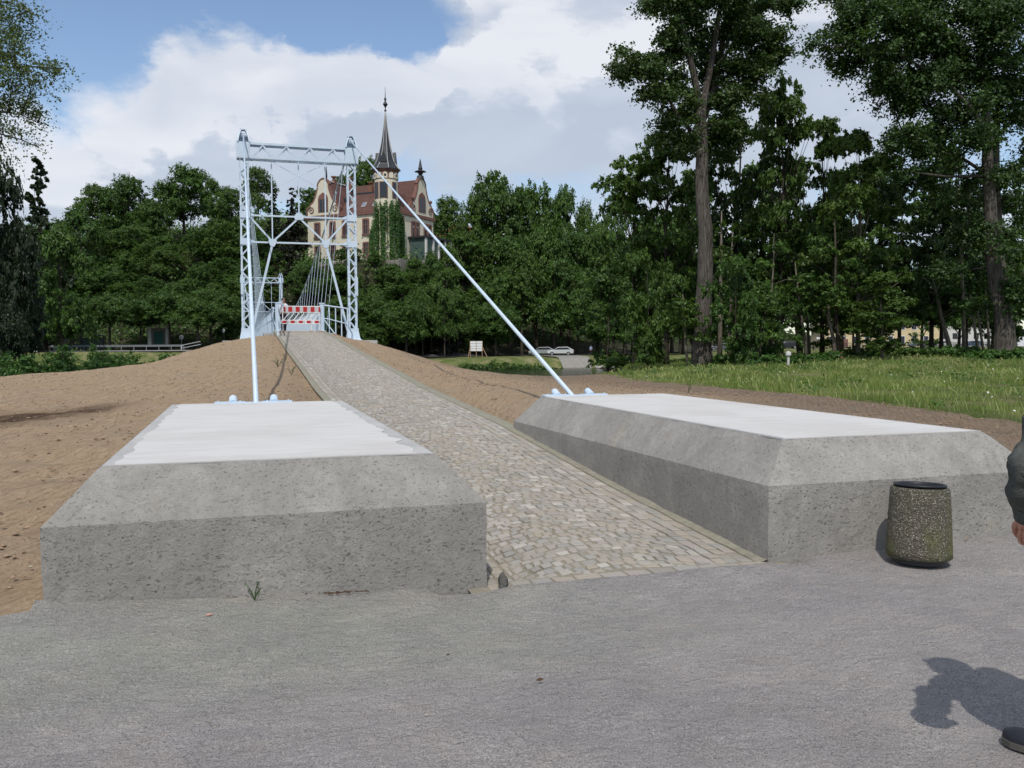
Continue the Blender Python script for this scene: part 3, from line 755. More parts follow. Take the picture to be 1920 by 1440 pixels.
# ------------------------------------------------------------------ suspension bridge
XCB = 2.715; HB = 2.485
BR = empty('suspension_bridge', (XCB, 44.05, 2.0), 'pale blue steel footbridge hung from two lattice towers across the river', 'bridge')
BI = Matrix.Translation((-XCB, -44.05, -2.0))
def bp(name, mb, parent=None, smooth=False, mat='blue_steel'):
    o = mb.build(name, mat, None, smooth)
    if parent is None: o.parent = BR; o.matrix_parent_inverse = BI
    else: o.parent = parent
    return o
def V3(x, y, z): return Vector((XCB+x, y, z))
def tower(Y0):
    parts = []
    ZB, ZT = 2.02, 11.05
    for s in (-1, 1):
        x = s*HB; cx = x
        # lattice post: four corner angles and zigzag lacing
        post = MB(); hw = .20
        for a in (-1, 1):
            for b in (-1, 1):
                post.box((XCB+cx+a*(hw-.03), Y0+b*(hw-.01), (ZB+ZT)/2+.2), (.075, .02, ZT-ZB-.4))
                post.box((XCB+cx+a*(hw-.0), Y0+b*(hw-.05), (ZB+ZT)/2+.2), (.02, .075, ZT-ZB-.4))
        p = bp('post', post); parts.append(p)
        nl = 22; dz = (ZT-ZB-.55)/nl
        for i in range(nl):
            z0 = ZB+.5+i*dz; z1 = z0+dz; sg = 1 if i % 2 else -1
            if i in (6, 7, 11, 12) and False: continue
            l = MB()
            for b in (-1, 1):
                l.bar((XCB+cx-sg*(hw-.03), Y0+b*(hw+.006), z0), (XCB+cx+sg*(hw-.03), Y0+b*(hw+.006), z1), .055, .012, up=(0, 1, 0))
            for a in (-1, 1):
                l.bar((XCB+cx+a*(hw+.012), Y0-sg*(hw-.03), z0), (XCB+cx+a*(hw+.012), Y0+sg*(hw-.03), z1), .012, .05, up=(0, 1, 0))
            bp('lacing_bar', l, p)
        foot = MB()
        foot.lathe([(.56, 0), (.56, .06), (.50, .06), (.46, .1), (.36, .45), (.345, .6)], (XCB+cx, Y0, ZB-.06), seg=4)
        f = foot; c0 = Vector((XCB+cx, Y0, 0)); f.v = [tuple(c0+Matrix.Rotation(R(45), 3, 'Z')@(Vector(v)-c0)) for v in f.v]
        bp('post_foot', f, p)
        fd = MB().box((XCB+cx+s*.22, Y0, ZB-.30), (1.75, 1.3, .52)); bp('foundation_slab', fd, p, mat='smooth_concrete')
        # gusset plates
        for z in (6.63, 7.88):
            g = MB()
            g.box((XCB+cx, Y0-.245, z), (.46, .016, .30)); g.box((XCB+cx, Y0+.245, z), (.46, .016, .30))
            g.prism([(0, -.14), (.25, -.03), (.25, .03), (0, .14)], (XCB+cx-s*.22, Y0-.02, z), (-s, 0, 0), (0, 0, 1), (0, 1, 0), .03)
            bp('gusset_plate', g, p)
        # splice plates part way up
        sp = MB()
        for a in (-1, 1): sp.box((XCB+cx+a*(hw-.02), Y0-.262, 4.6), (.12, .02, .9))
        bp('splice_plate', sp, p)
        # saddle housing
        sd = MB()
        for b in (-1, 1):
            for (o0, z0), (o1, z1) in (((.29, 0), (.22, .30)), ((.22, .30), (.17, .48)), ((.17, .48), (.11, .575))):
                y0_, y1_ = .34-z0*.28, .34-z1*.28; xx = XCB+cx
                sd.add([(xx+b*o0, Y0-y0_, 11.25+z0), (xx+b*o0, Y0+y0_, 11.25+z0), (xx+b*o1, Y0+y1_, 11.25+z1), (xx+b*o1, Y0-y1_, 11.25+z1),
                        (xx+b*(o0-.05), Y0-y0_, 11.25+z0), (xx+b*(o0-.05), Y0+y0_, 11.25+z0), (xx+b*(o1-.05), Y0+y1_, 11.25+z1), (xx+b*(o1-.05), Y0-y1_, 11.25+z1)],
                       [(0, 1, 2, 3), (7, 6, 5, 4), (0, 4, 5, 1), (1, 5, 6, 2), (2, 6, 7, 3), (3, 7, 4, 0)])
        sd.box((XCB+cx, Y0, 11.835), (.30, .36, .04)); sd.box((XCB+cx, Y0+.1, 11.45), (.40, .02, .4))
        sd.tube([(XCB+cx-.15, Y0, 11.58), (XCB+cx+.15, Y0, 11.58)], .11, 12)
        bp('cable_saddle', sd, p)
    # top lattice beam
    bz0, bz1 = 10.50, 11.22; bx = HB+.33
    beam = MB()
    for b in (-1, 1):
        yb = Y0+b*.27
        beam.box((XCB, yb, bz1-.045), (2*bx, .02, .09)); beam.box((XCB, yb, bz0+.045), (2*bx, .02, .09))
        beam.box((XCB, yb-b*.06, bz1+.011), (2*bx, .13, .02)); beam.box((XCB, yb-b*.06, bz0-.011), (2*bx, .13, .02))
        for s in (-1, 1): beam.box((XCB+s*(HB+.02), yb+b*.013, (bz0+bz1)/2), (.62, .008, bz1-bz0-.04))
    for s in (-1, 1): beam.box((XCB+s*(bx-.02), Y0, (bz0+bz1)/2), (.02, .5, bz1-bz0-.05))
    tb = bp('top_beam', beam)
    n = 4; span = 2*(HB-.32); w = span/n
    for b in (-1, 1):
        for i in range(n):
            x0 = XCB-span/2+i*w
            d = MB().bar((x0+.05, Y0+b*.275, bz0+.10), (x0+w/2, Y0+b*.275, bz1-.10), .055, .014, up=(0, 1, 0))
            d.bar((x0+w-.05, Y0+b*.275, bz0+.10), (x0+w/2, Y0+b*.275, bz1-.10), .055, .014, up=(0, 1, 0))
            bp('beam_lacing', d, tb)
    # bottom zigzag between chords
    z = MB()
    for i in range(n*2):
        sg = 1 if i % 2 else -1
        z.bar((XCB-span/2+i*w/2, Y0-sg*.24, bz0-.03), (XCB-span/2+(i+1)*w/2, Y0+sg*.24, bz0-.03), .05, .012)
    bp('wind_lacing', z, tb); z = MB()
    for i in range(n*2):
        sg = 1 if i % 2 else -1
        z.bar((XCB-span/2+i*w/2, Y0+sg*.24, bz1+.03), (XCB-span/2+(i+1)*w/2, Y0-sg*.24, bz1+.03), .05, .012)
    bp('wind_lacing', z, tb)
    # verticals, braces
    q = HB*.5
    for x, z0 in ((-q+.0, 6.66), (0, 7.9), (q, 6.66)):
        bp('hanging_strut', MB().bar((XCB+x, Y0, z0), (XCB+x, Y0, 10.5), .055 if x else .06, .05, up=(0, 1, 0)))
    for z_ in (7.88, 6.63):
        bp('cross_brace', MB().bar((XCB-HB+.2, Y0, z_), (XCB+HB-.2, Y0, z_), .09, .075))
    for a, b in (((-HB+.2, 7.84), (-q, 6.66)), ((0, 7.84), (-q, 6.66)), ((0, 7.84), (q, 6.66)), ((HB-.2, 7.84), (q, 6.66))):
        bp('diagonal_brace', MB().bar((XCB+a[0], Y0, a[1]), (XCB+b[0], Y0, b[1]), .08, .065, up=(0, 1, 0)))
    for s in (-1, 1):
        bp('portal_strut', MB().bar((XCB+s*q, Y0, 6.6), (XCB+s*(HB-.22), Y0, 2.35), .11, .08, up=(0, 1, 0)))
        bp('gusset_plate', MB().prism([(-.17, .13), (.17, .13), (.19, .0), (.08, -.22), (-.08, -.22), (-.19, 0)], (XCB+s*q, Y0-.06, 6.66), (1, 0, 0), (0, 0, 1), (0, 1, 0), .12))
    bp('gusset_plate', MB().prism([(-.10, .2), (.10, .2), (.24, .0), (.18, -.14), (-.18, -.14), (-.24, 0)], (XCB, Y0-.055, 7.88), (1, 0, 0), (0, 0, 1), (0, 1, 0), .11))
    for a, b in (((-q, 10.45), (q, 9.15)), ((q, 10.45), (-q, 9.15))):
        bp('tie_rod', MB().tube([(XCB+a[0], Y0+.03, a[1]), (XCB+b[0], Y0+.03, b[1])], .011, 6))
TY0, TY1 = 44.05, 126.0
tower(TY0); tower(TY1)
TM = (TY0+TY1)/2; TH = (TY1-TY0)/2
def cab(s, Y):
    t = ((Y-TM)/TH)**2
    return V3(s*(1.62+(HB-1.62)*t), Y, 4.85+(11.62-4.85)*t)
def deck(Y):
    t = 1-((Y-TM)/TH)**2
    return 2.40+.30*t
for s in (-1, 1):
    bp('main_cable', MB().tube([cab(s, TY0+(TY1-TY0)*i/48) for i in range(49)], .045, 8), smooth=True)
    Y = TY0+2.6
    while Y < TY1-2:
        c = cab(s, Y); d = V3(s*1.42, Y, deck(Y)-.1)
        h = MB().tube([c, d], .013, 6)
        h.box(c-Vector((0, 0, .06)), (.09, .09, .14)); bp('hanger', h)
        Y += 2.45
    # side girder: chords, posts, diagonals
    ch = MB(); n = 34
    for i in range(n):
        ya, yb = TY0+1.2+(TY1-TY0-2.4)*i/n, TY0+1.2+(TY1-TY0-2.4)*(i+1)/n
        for dz, w in ((-.18, .12), (1.18, .08)):
            ch.bar(V3(s*1.22, ya, deck(ya)+dz), V3(s*1.22, yb, deck(yb)+dz), .09, w)
        for dz in (.62,):
            ch.bar(V3(s*1.22, ya, deck(ya)+dz), V3(s*1.22, yb, deck(yb)+dz), .03, .045)
    bp('side_girder', ch)
    for i in range(2*n):
        y = TY0+1.2+(TY1-TY0-2.4)*i/(2*n)
        po = MB().box(V3(s*1.22, y, deck(y)+.5), (.05, .05, 1.36))
        bp('railing_post', po)
    bal = MB(); m_ = 420
    for i in range(m_):
        y = TY0+1.2+(TY1-TY0-2.4)*i/m_
        bal.box(V3(s*1.19, y, deck(y)+.5), (.018, .022, 1.3))
    tag(bp('baluster', bal), kind='stuff')
dk = MB()
for i in range(60):
    ya, yb = TY0-.3+(TY1-TY0+.6)*i/60, TY0-.3+(TY1-TY0+.6)*(i+1)/60
    a, b = deck(ya), deck(yb)
    dk.add([V3(-1.18, ya, a), V3(1.18, ya, a), V3(1.18, yb, b), V3(-1.18, yb, b), V3(-1.18, ya, a-.12), V3(1.18, ya, a-.12), V3(1.18, yb, b-.12), V3(-1.18, yb, b-.12)],
           [(0, 1, 2, 3), (7, 6, 5, 4), (0, 4, 5, 1), (1, 5, 6, 2), (2, 6, 7, 3), (3, 7, 4, 0)])
bp('deck', dk, mat='timber')
abm = MB().box(V3(0, 45.3, 1.3), (3.4, 2.0, 2.1)); bp('abutment', abm, mat='smooth_concrete')
abm = MB().box(V3(0, 126, .6), (3.4, 3.5, 3.3)); bp('abutment', abm, mat='smooth_concrete')
# back stays down to the blocks
def stay(topx, foot, plx):
    top = V3(topx, TY0-.1, 11.60); foot = Vector(foot); d = (top-foot).normalized()
    p = bp('back_stay', MB().tube([foot-d*.05, top], .034, 12), smooth=True)
    pl = MB().box((foot.x-.30+plx, foot.y+.02, foot.z+.012), (.30+.08, .18, .02)); pl.box((foot.x+.30+plx, foot.y+.02, foot.z+.012), (.38, .18, .02))
    pl.box((foot.x, foot.y, foot.z+.008), (.34, .16, .014)); bp('base_plate', pl, p)
    for bx_ in (-.44, -.17, .17, .44):
        bp('bolt', MB().lathe([(.016, 0), (.016, .012), (.009, .013), (.009, .022)], (foot.x+bx_+plx, foot.y-.055, foot.z+.02), 6), p)
    for s in (-1, 1):
        c = Vector((foot.x+s*.26+plx, foot.y, foot.z))
        cl = MB().tube([c, c+d*.17, c+d*.19, c+d*.20], [.052, .052, .046, .028], 14); bp('anchor_stub', cl, p, smooth=False)
stay(-HB, (.165, 12.16, .888), -.03)
stay(HB, (4.60, 12.18, .888), .04)

# ------------------------------------------------------------------ railings, barrier at the bridge head
def railing(name, pts, label, newel):
    e = empty(name, pts[0], label, 'railing', 'railings at the bridge head'); I = Matrix.Translation(-Vector(pts[0]))
    def a(n, mb, p=e):
        o = mb.build(n, 'blue_steel'); o.parent = e; o.matrix_parent_inverse = I
    top = [Vector(p)+Vector((0, 0, p_h)) for p, p_h in zip(pts, HT)]
    a('top_rail', MB().tube(top, .035, 8)); a('mid_rail', MB().tube([Vector(p)+Vector((0, 0, h*.52)) for p, h in zip(pts, HT)], .025, 8))
    for p, h in list(zip(pts, HT))[1:]: a('railing_post', MB().box(Vector(p)+Vector((0, 0, h/2-.1)), (.05, .05, h+.2)))
    q = Vector(pts[0]); nb = MB().box(q+Vector((0, 0, .68)), (.20, .2, 1.42)); nb.box(q+Vector((0, 0, 1.40)), (.25, .25, .05)); nb.box(q+Vector((0, 0, .02)), (.34, .34, .08)); a('newel_post', nb)
    a('strut', MB().bar(q+Vector((0, 0, .75)), Vector(pts[2])+Vector((0, 0, .05)), .035))
HT = [1.33, 1.36, 1.42, 1.48, 1.5]
railing('railing', [(3.80, 45.1, 2.42), (4.15, 44.9, 2.33), (4.40, 44.3, 2.2), (4.62, 43.7, 2.08), (4.83, 43.0, 1.98)], 'pale blue railing curving outward to the right of the red and white barrier', 1)
railing('railing', [(1.68, 45.1, 2.42), (1.62, 43.8, 2.32), (1.57, 42.6, 2.2), (1.53, 41.3, 2.08), (1.50, 40.0, 1.96)], 'pale blue railing seen nearly end on at the left edge of the path', 1)

def barrier():
    Y = 44.9; d = Y/.9565
    e = empty('road_barrier', (2.72, Y, 2.45), 'red and white striped barrier closing off the bridge entrance', 'barrier'); I = Matrix.Translation((-2.72, -Y, -2.45))
    def a(n, mb, mat, p=None, yo=0):
        o = mb.build(n, mat)
        o.parent = p or e
        if not p: o.matrix_parent_inverse = I
        return o
    x0, x1 = 1.90, 3.72
    f = a('top_board', MB().box(((x0+x1)/2, Y, 3.515), (x1-x0, .03, .33)), 'white_paint')
    a('reflective_panel', MB().box(((x0+x1)/2, Y-.018, 3.515), (x1-x0-.08, .006, .25)), 'grey_reflective', f)
    for i, c in enumerate([.045, .19, .385, .58, .775, .955]):
        w = .19 if 0 < i < 5 else .08
        a('red_stripe', MB().box((x0+.0+(x1-x0)*(c+.02), Y-.024, 3.515), (w, .005, .25)), 'red_paint', f)
    for i in range(7):
        xx = x0+.05+i*.24
        a('diagonal_slat', MB().bar((xx, Y, 2.98), (xx+.27, Y, 3.33), .045, .02, up=(0, 1, 0)), 'white_paint')
    g = a('bottom_board', MB().box(((x0+x1)/2-.05, Y, 2.90), (x1-x0+.06, .03, .20)), 'white_paint')
    for i in range(5):
        a('red_stripe', MB().box((x0+.10+i*.385, Y-.018, 2.90), (.20, .005, .12)), 'red_paint', g)
        a('reflective_panel', MB().box((x0+.29+i*.36, Y-.018, 2.90), (.13, .004, .12)), 'grey_reflective', g)
    for xx in (x0+.02, x1-.02, x1-.45):
        a('barrier_post', MB().box((xx, Y+.02, 2.95), (.04, .03, 1.1)), 'white_paint')
        a('foot', MB().box((xx, Y, 2.43), (.14, .5, .08)), 'timber')
barrier()

# ------------------------------------------------------------------ waste bin
def bin_():
    c = Vector((4.86, 5.50, -.035))
    e = empty('waste_bin', c, 'round exposed aggregate waste bin stained green by the right concrete block', 'waste bin', rz=.3)
    e.rotation_euler = (R(-1.5), R(2.8), .3)
    sh = MB(); seg = 40
    prof = [(.215, .035), (.232, .05), (.232, .10), (.222, .30), (.212, .50), (.208, .555), (.203, .565), (.172, .565), (.168, .555), (.170, .20), (.165, .12), (.02, .11)]
    sh.lathe(prof, seg=seg)
    sh.v = [(x*(1+.012*noise.noise(Vector((x*18, y*18, z*18)))), y*(1+.012*noise.noise(Vector((x*18, y*18, z*18)))), z) for x, y, z in sh.v]
    s_ = sh.build('concrete_shell', 'exposed_aggregate', e, smooth=True); m_ = s_.modifiers.new('edge', 'EDGE_SPLIT'); m_.split_angle = R(50)
    MB().lathe([(.17, 0), (.18, .0), (.18, .04), (.17, .04)], seg=24).build('plinth', 'dark_metal', e)
    rim = MB(); rim.lathe([(.164, .30), (.166, .585), (.180, .592), (.186, .588), (.186, .575), (.176, .572), (.160, .58), (.150, .30)], seg=40, cap=False)
    rim.build('liner_ring', 'black_plastic', e, smooth=True)
    MB().lathe([(.001, .30), (.152, .302)], seg=24, cap=False).build('liner_floor', 'black_plastic', e)
    MB().box((-.04, .06, .34), (.14, .09, .07), .5).build('inner_patch', 'worn_white', e)  # pale block making the lighter patch inside the bin
bin_()

# ------------------------------------------------------------------ foliage
def leaf_mesh(name, P, Nn, size, tint, mat, aspect=.62):
    """rhombic leaves at points P with normals Nn"""
    n = len(P); a = rng.normal(size=(n, 3)); T = np.cross(Nn, a); T /= np.linalg.norm(T, axis=1)[:, None]+1e-9
    B = np.cross(Nn, T); s = (size*rng.uniform(.65, 1.35, n))[:, None]
    v = np.stack([P-T*s*.5, P+B*s*.5*aspect+Nn*s*.08, P+T*s*.5, P-B*s*.5*aspect+Nn*s*.08], 1).reshape(-1, 3)
    me = bpy.data.meshes.new(name); me.vertices.add(4*n); me.vertices.foreach_set('co', v.astype(np.float32).ravel())
    me.loops.add(4*n); me.loops.foreach_set('vertex_index', np.arange(4*n, dtype=np.int32))
    me.polygons.add(n); me.polygons.foreach_set('loop_start', np.arange(0, 4*n, 4, dtype=np.int32)); me.polygons.foreach_set('loop_total', np.full(n, 4, np.int32))
    me.update(calc_edges=True)
    at_ = me.attributes.new('tint', 'FLOAT', 'POINT'); at_.data.foreach_set('value', np.repeat(np.clip(tint, 0, 1), 4).astype(np.float32))
    me.materials.append(MAT[mat]); return me
def unit(a): return a/(np.linalg.norm(a, axis=1)[:, None]+1e-9)
def lobe_points(lobes, n, shell=.45, spray=.0, drop=.15, twig=1.6, per=30, flat=.5):
    """lobes: list of (cx,cy,cz,rx,ry,rz). points clustered in sprays near each lobe's skin"""
    L = np.array(lobes, float); vol = (L[:, 3]*L[:, 4]+L[:, 4]*L[:, 5]+L[:, 3]*L[:, 5]); vol /= vol.sum()
    nc = max(8, int(n/per)); k = rng.choice(len(L), nc, p=vol)
    d = unit(rng.normal(size=(nc, 3))); d[:, 2] = np.where(d[:, 2] < -.35, -d[:, 2]*.6, d[:, 2]); d = unit(d)
    r_ = shell+(1.05-shell)*rng.random(nc)**.6
    cc = L[k, :3]+d*L[k, 3:]*r_[:, None]
    per = rng.integers(0, nc, n)
    sr = (L[k, 3:].mean(1)*(.17 if spray == 0 else .30)+spray)[per][:, None]
    dt = unit(d+rng.normal(size=d.shape)*.55+np.array([0, 0, -.1]))
    u = rng.random(n)-.4
    P = cc[per]+dt[per]*(u*twig*2.2)[:, None]*sr+rng.normal(size=(n, 3))*sr*np.array([flat, flat, flat*.75]); P[:, 2] -= (np.maximum(u, 0)**1.5)*2.2*drop*sr[:, 0]*3
    N_ = unit(d[per]*.75+rng.normal(size=(n, 3))*.65+np.array([0, 0, .45]))
    ct = rng.normal(size=nc)*.2
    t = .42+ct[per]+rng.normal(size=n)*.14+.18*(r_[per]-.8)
    return P, N_, t, cc
def rand_lobes(rx, rz, nl, base=.0, kind='round'):
    out = []
    for i in range(nl):
        if kind == 'round':
            t = random.uniform(-.85, 1.0); w = math.sqrt(max(0.06, 1-abs(t)**2.2))
            a = random.uniform(0, 2*math.pi); rr = random.uniform(.35, .78)*w
            s = random.uniform(.22, .42)
            out.append((math.cos(a)*rr*rx, math.sin(a)*rr*rx, base+rz+t*rz*.8, rx*s*1.15, rx*s*1.15, rx*s*.8))
        elif kind == 'cone':
            t = i/nl; w = (1-t)*.9+.08; a = random.uniform(0, 6.28); rr = w*random.uniform(.15, .6)
            out.append((math.cos(a)*rr*rx, math.sin(a)*rr*rx, base+t*2*rz, max(.35, rx*w*.55), max(.35, rx*w*.55), rz*.13))
        else:     # open, layered sprays
            t = random.random(); w = math.sin(math.pi*(.12+.8*t)); a = random.uniform(0, 6.28); rr = w*random.uniform(.25, .9)
            out.append((math.cos(a)*rr*rx, math.sin(a)*rr*rx, base+t*2*rz, rx*random.uniform(.2, .34), rx*random.uniform(.2, .34), rx*random.uniform(.1, .17)))
    return out
def trunk_mesh(name, h, r0, targets, mat, lean=(0, 0), seg=9, bend=.03):
    mb = MB(); pts = []; rad = []
    n = 9
    for i in range(n+1):
        t = i/n
        pts.append(Vector((lean[0]*t*h+bend*h*noise.noise(Vector((t*2.5, r0*31, 1)))*t, lean[1]*t*h+bend*h*noise.noise(Vector((t*2.5, r0*31, 5)))*t, t*h)))
        rad.append(r0*(1.35 if i == 0 else 1.0)*(1-t*.82))
    mb.tube(pts, rad, seg)
    for tg in targets:
        tg = Vector(tg); t = min(.92, max(.22, (tg.z/h)*.68)); i = t*n; a = pts[int(i)].lerp(pts[min(n, int(i)+1)], i-int(i))
        mid = a.lerp(tg, .5)+Vector((0, 0, -.04*h+.08*(tg-a).length)); r_ = r0*(1-t*.8)*.42
        mb.tube([a, mid, tg], [r_, r_*.6, r_*.15], 5)
    me = mb.mesh(name, True, fix=False); me.materials.append(MAT[mat]); return me

PROTO = {}
def proto(key, kind, rx, rz, nl, nleaf, lsize, leafmat, barkmat, base, th, tr, shell=.5, nbr=14):
    lob = rand_lobes(rx, rz, nl, base, kind)
    P, N_, t, cc = lobe_points(lob, nleaf, shell)
    cr = leaf_mesh('crown', P, N_, lsize, t, leafmat)
    br = [tuple(cc[i]) for i in rng.choice(len(cc), min(nbr, len(cc)), replace=False)]
    tm = trunk_mesh('trunk', th, tr, br, barkmat)
    PROTO[key] = (cr, tm, 2*rz+base)
# unit heights are about 10 m; trees are scaled to fit
random.seed(11)
for i in range(4): proto('far%d' % i, 'round', 4.2, 4.0, 20+5*i, 24000, .25, 'leaf_green', 'dark_bark', 1.8, 8.5, .28)
proto('farb', 'round', 4.0, 4.0, 26, 23000, .24, 'leaf_bright', 'dark_bark', 1.8, 8.5, .26)
proto('cone', 'cone', 2.6, 5.0, 26, 11000, .26, 'leaf_conifer_and_shade', 'dark_bark', .6, 9.6, .22)
proto('purple', 'cone', 3.3, 5.0, 30, 12000, .30, 'leaf_purple', 'dark_bark', .6, 9.6, .22)
for i in range(3): proto('mid%d' % i, 'layer', 3.4, 3.8, 46, 25000, .19, ('leaf_green', 'leaf_poplar', 'leaf_green')[i], 'dark_bark', 2.3, 9.2, .17, .35, 26)
proto('midb', 'layer', 3.2, 4.2, 46, 34000, .19, 'leaf_bright', 'pale_bark', 1.4, 9.2, .15, .35, 26)
proto('low', 'layer', 3.6, 2.6, 30, 20000, .18, 'leaf_green', 'dark_bark', .6, 5.2, .10, .35, 20)
random.seed(12)
proto('fard', 'round', 4.2, 4.0, 26, 22000, .25, 'leaf_conifer_and_shade', 'dark_bark', 1.6, 8.5, .26)  # broad tree in dark conifer leaves: its shade is put into the colour
proto('farh', 'round', 4.4, 3.2, 26, 23000, .25, 'leaf_green', 'dark_bark', 3.4, 9.0, .26)
def tree(key, base, height, width, label, name='deciduous_tree', group=None, cat='tree'):
    cr, tm, h0 = PROTO[key]; e = empty(name, base, label, cat, group, random.uniform(0, 6.28))
    k = height/h0; rx0 = {'far': 4.6, 'con': 2.7, 'pur': 3.4, 'mid': 3.7, 'low': 3.8}[key[:3]]
    w = width/2/rx0
    for n, me in (('trunk', tm), ('crown', cr)):
        o = bpy.data.objects.new(n, me); C.objects.link(o); o.parent = e
        o.scale = (w, w, k)
    return e
def tree_px(key, px, top, depth, wpx, label, **k):
    p = at(px, top, depth); gz = hz(p.x, p.y)-.2
    base = Vector((p.x, p.y, gz)); h = max(2.5, p.z-gz)
    return tree(key, base, h, min(wpx*depth/FPX, h*1.05), label, **k)

def hill_trees():
    random.seed(21)
    sky = [ # px, top, depth, width, kind, label
     (72, 303, 118, 175, 'cone', 'tall dark spruce with pointed top at the left behind the hanging branches'),
     (150, 398, 150, 110, 'far0', 'rounded tree on the skyline just right of the pointed spruce'),
     (182, 352, 172, 105, 'farb', 'pale green rounded treetop, leftmost on the hill skyline'),
     (236, 334, 170, 120, 'far1', 'wispy topped tree on the left skyline with thin upper twigs'),
     (288, 372, 168, 90, 'far2', 'dark low tree in the dip of the left skyline'),
     (342, 309, 172, 118, 'far3', 'highest broad treetop of the left skyline, rounded and dense'),
     (396, 340, 182, 55, 'far0', 'thin small treetop between the highest left tree and the bridge tower'),
     (428, 355, 168, 110, 'far1', 'dense tree on the skyline directly left of the bridge tower'),
     (483, 318, 190, 70, 'farb', 'light green treetop behind the left post of the bridge tower'),
     (512, 352, 164, 75, 'cone', 'dark conifer top seen inside the bridge tower, left of centre'),
     (548, 356, 160, 95, 'purple', 'dark purplish conifer beside the left gable of the villa'),
     (580, 352, 192, 70, 'far2', 'green treetop peeping out left of the villa gable'),
     (690, 296, 198, 95, 'far3', 'tree crown rising behind the villa roof left of the spire'),
     (655, 325, 200, 70, 'far0', 'treetop behind the villa chimneys'),
     (838, 377, 176, 90, 'farb', 'light green tree right beside the villa right gable'),
     (885, 370, 184, 90, 'far1', 'tree between the villa garden and the big dome shaped crown'),
     (932, 321, 186, 150, 'far2', 'big dome shaped treetop, highest on the skyline right of the villa'),
     (1000, 342, 188, 130, 'far3', 'broad crown on the right shoulder of the dome shaped treetop'),
     (1052, 362, 188, 95, 'far0', 'yellowish green treetop on the falling skyline right of centre'),
     (1102, 391, 190, 90, 'far1', 'small rounded treetop near the end of the falling skyline'),
     (1150, 385, 192, 95, 'far2', 'last hill tree before the near grove begins'),
     (1205, 400, 192, 100, 'far3', 'hill tree half hidden by the left branches of the near grove')]
    for px, top, d, w, k, lab in sky: tree_px(k, px, top, d, w, lab, name='spruce_tree' if k in ('cone',) else 'deciduous_tree')
    # massed woodland in rows; three stretches of the hillside, tops as seen in the photo
    rows = [ # x0,x1,step,top,depth,width,group
     (-60, 470, 62, 428, 160, 120, 'left'), (-40, 560, 58, 478, 152, 118, 'left'), (-60, 530, 66, 530, 146, 105, 'left'),
     (820, 1260, 62, 436, 172, 120, 'right'), (850, 1300, 60, 492, 163, 115, 'right'), (800, 1330, 60, 548, 154, 100, 'right'),
     (-60, 452, 52, 549, 131, 120, 'front'), (700, 980, 70, 566, 146, 105, 'front'), (1120, 1330, 60, 560, 150, 110, 'front'), (590, 850, 30, 528, 149, 60, 'mid'), (560, 850, 34, 562, 142, 60, 'mid'), (480, 600, 50, 450, 158, 90, 'mid'), (470, 860, 52, 506, 150, 92, 'mid'), (480, 860, 48, 545, 144, 85, 'mid'), (440, 800, 52, 588, 139, 80, 'mid'), (700, 1100, 60, 596, 150, 85, 'right')]
    lab = {'left': 'tree in the dark wood left of the tower', 'front': 'high crowned tree in the front row', 'right': 'tree in the wood right of the villa', 'mid': 'tree on the steep slope below the villa'}
    grp = {'front': 'front row of trees along the far bank', 'left': 'trees massed on the left hillside', 'right': 'trees massed on the right hillside', 'mid': 'trees on the slope below the villa'}
    where = {549: 'along the road at the left', 566: 'between tower and notice board', 560: 'right of the slipway', 562: 'lower part', 528: 'just below the terrace wall', 428: 'high up', 478: 'half way up', 530: 'low down', 436: 'high up', 492: 'half way up', 548: 'low down', 450: 'at the foot of the left gable', 506: 'right under the terrace', 545: 'half way up', 588: 'low down near the bridge', 596: 'along the riverside road'}
    for x0, x1, st, top, d, w, g in rows:
        x = x0
        while x < x1:
            px = x+random.uniform(-st*.3, st*.3); tp = top+random.uniform(-18, 20); dd = d+random.uniform(-3, 3)
            if 560 < px < 860 and top < 500 or 960 < px < 1130 and dd < 158: x += st; continue
            if 620 < px < 860 and tp < 500: tp = 502
            wl = where.get(top) or ('along the road at the left' if g == 'front' else 'low down')
            k = random.choice(['far0', 'far1', 'far2', 'far3', 'farb'] if g != 'mid' else ['far0', 'far2', 'purple', 'far1'])
            if g == 'left' and 500 < px: k = 'purple'
            if g == 'front': k = 'farh'
            tree_px(k, px, tp, dd, w*random.uniform(.85, 1.2), lab[g]+', '+wl, group=grp[g]); x += st
hill_trees()
def undergrowth():
    n = 110000; X = rng.uniform(-70, 120, n); Y = rng.uniform(136, 215, n); Z = hterr(X, Y)
    nn = nz2(X[::30], Y[::30], .2, 4.).repeat(30)[:n]
    k = (Z > 2.2) & (np.hypot(X-22, Y-168) > 10.5); P = np.c_[X, Y, Z+np.abs(rng.normal(size=n))*(1.1+nn*1.2)][k]
    o = bpy.data.objects.new('undergrowth', leaf_mesh('undergrowth', P, unit(rng.normal(size=P.shape)*.6+np.array([0, -.5, .7])), .55, .4+rng.normal(size=len(P))*.2, 'leaf_green')); C.objects.link(o)
    tag(o, 'dense scrub covering the ground of the wooded hillside', 'undergrowth', kind='stuff')
undergrowth()
for px, top, w, lab in ((668, 486, 60, 'small tree against the villa terrace wall, below the right tower post'), (702, 492, 55, 'small tree at the foot of the ivy clad turret'), (738, 494, 55, 'small tree right of the turret foot by the terrace wall'),
                        (775, 488, 60, 'small tree before the glazed veranda of the villa'), (812, 478, 60, 'small tree at the right end of the veranda'), (845, 466, 70, 'tree just right of the veranda roof'), (640, 470, 50, 'small tree before the villa wall between the tower rods')):
    tree_px('far%d' % random.choice((0, 1, 2)), px, top, 152.5, w, lab)

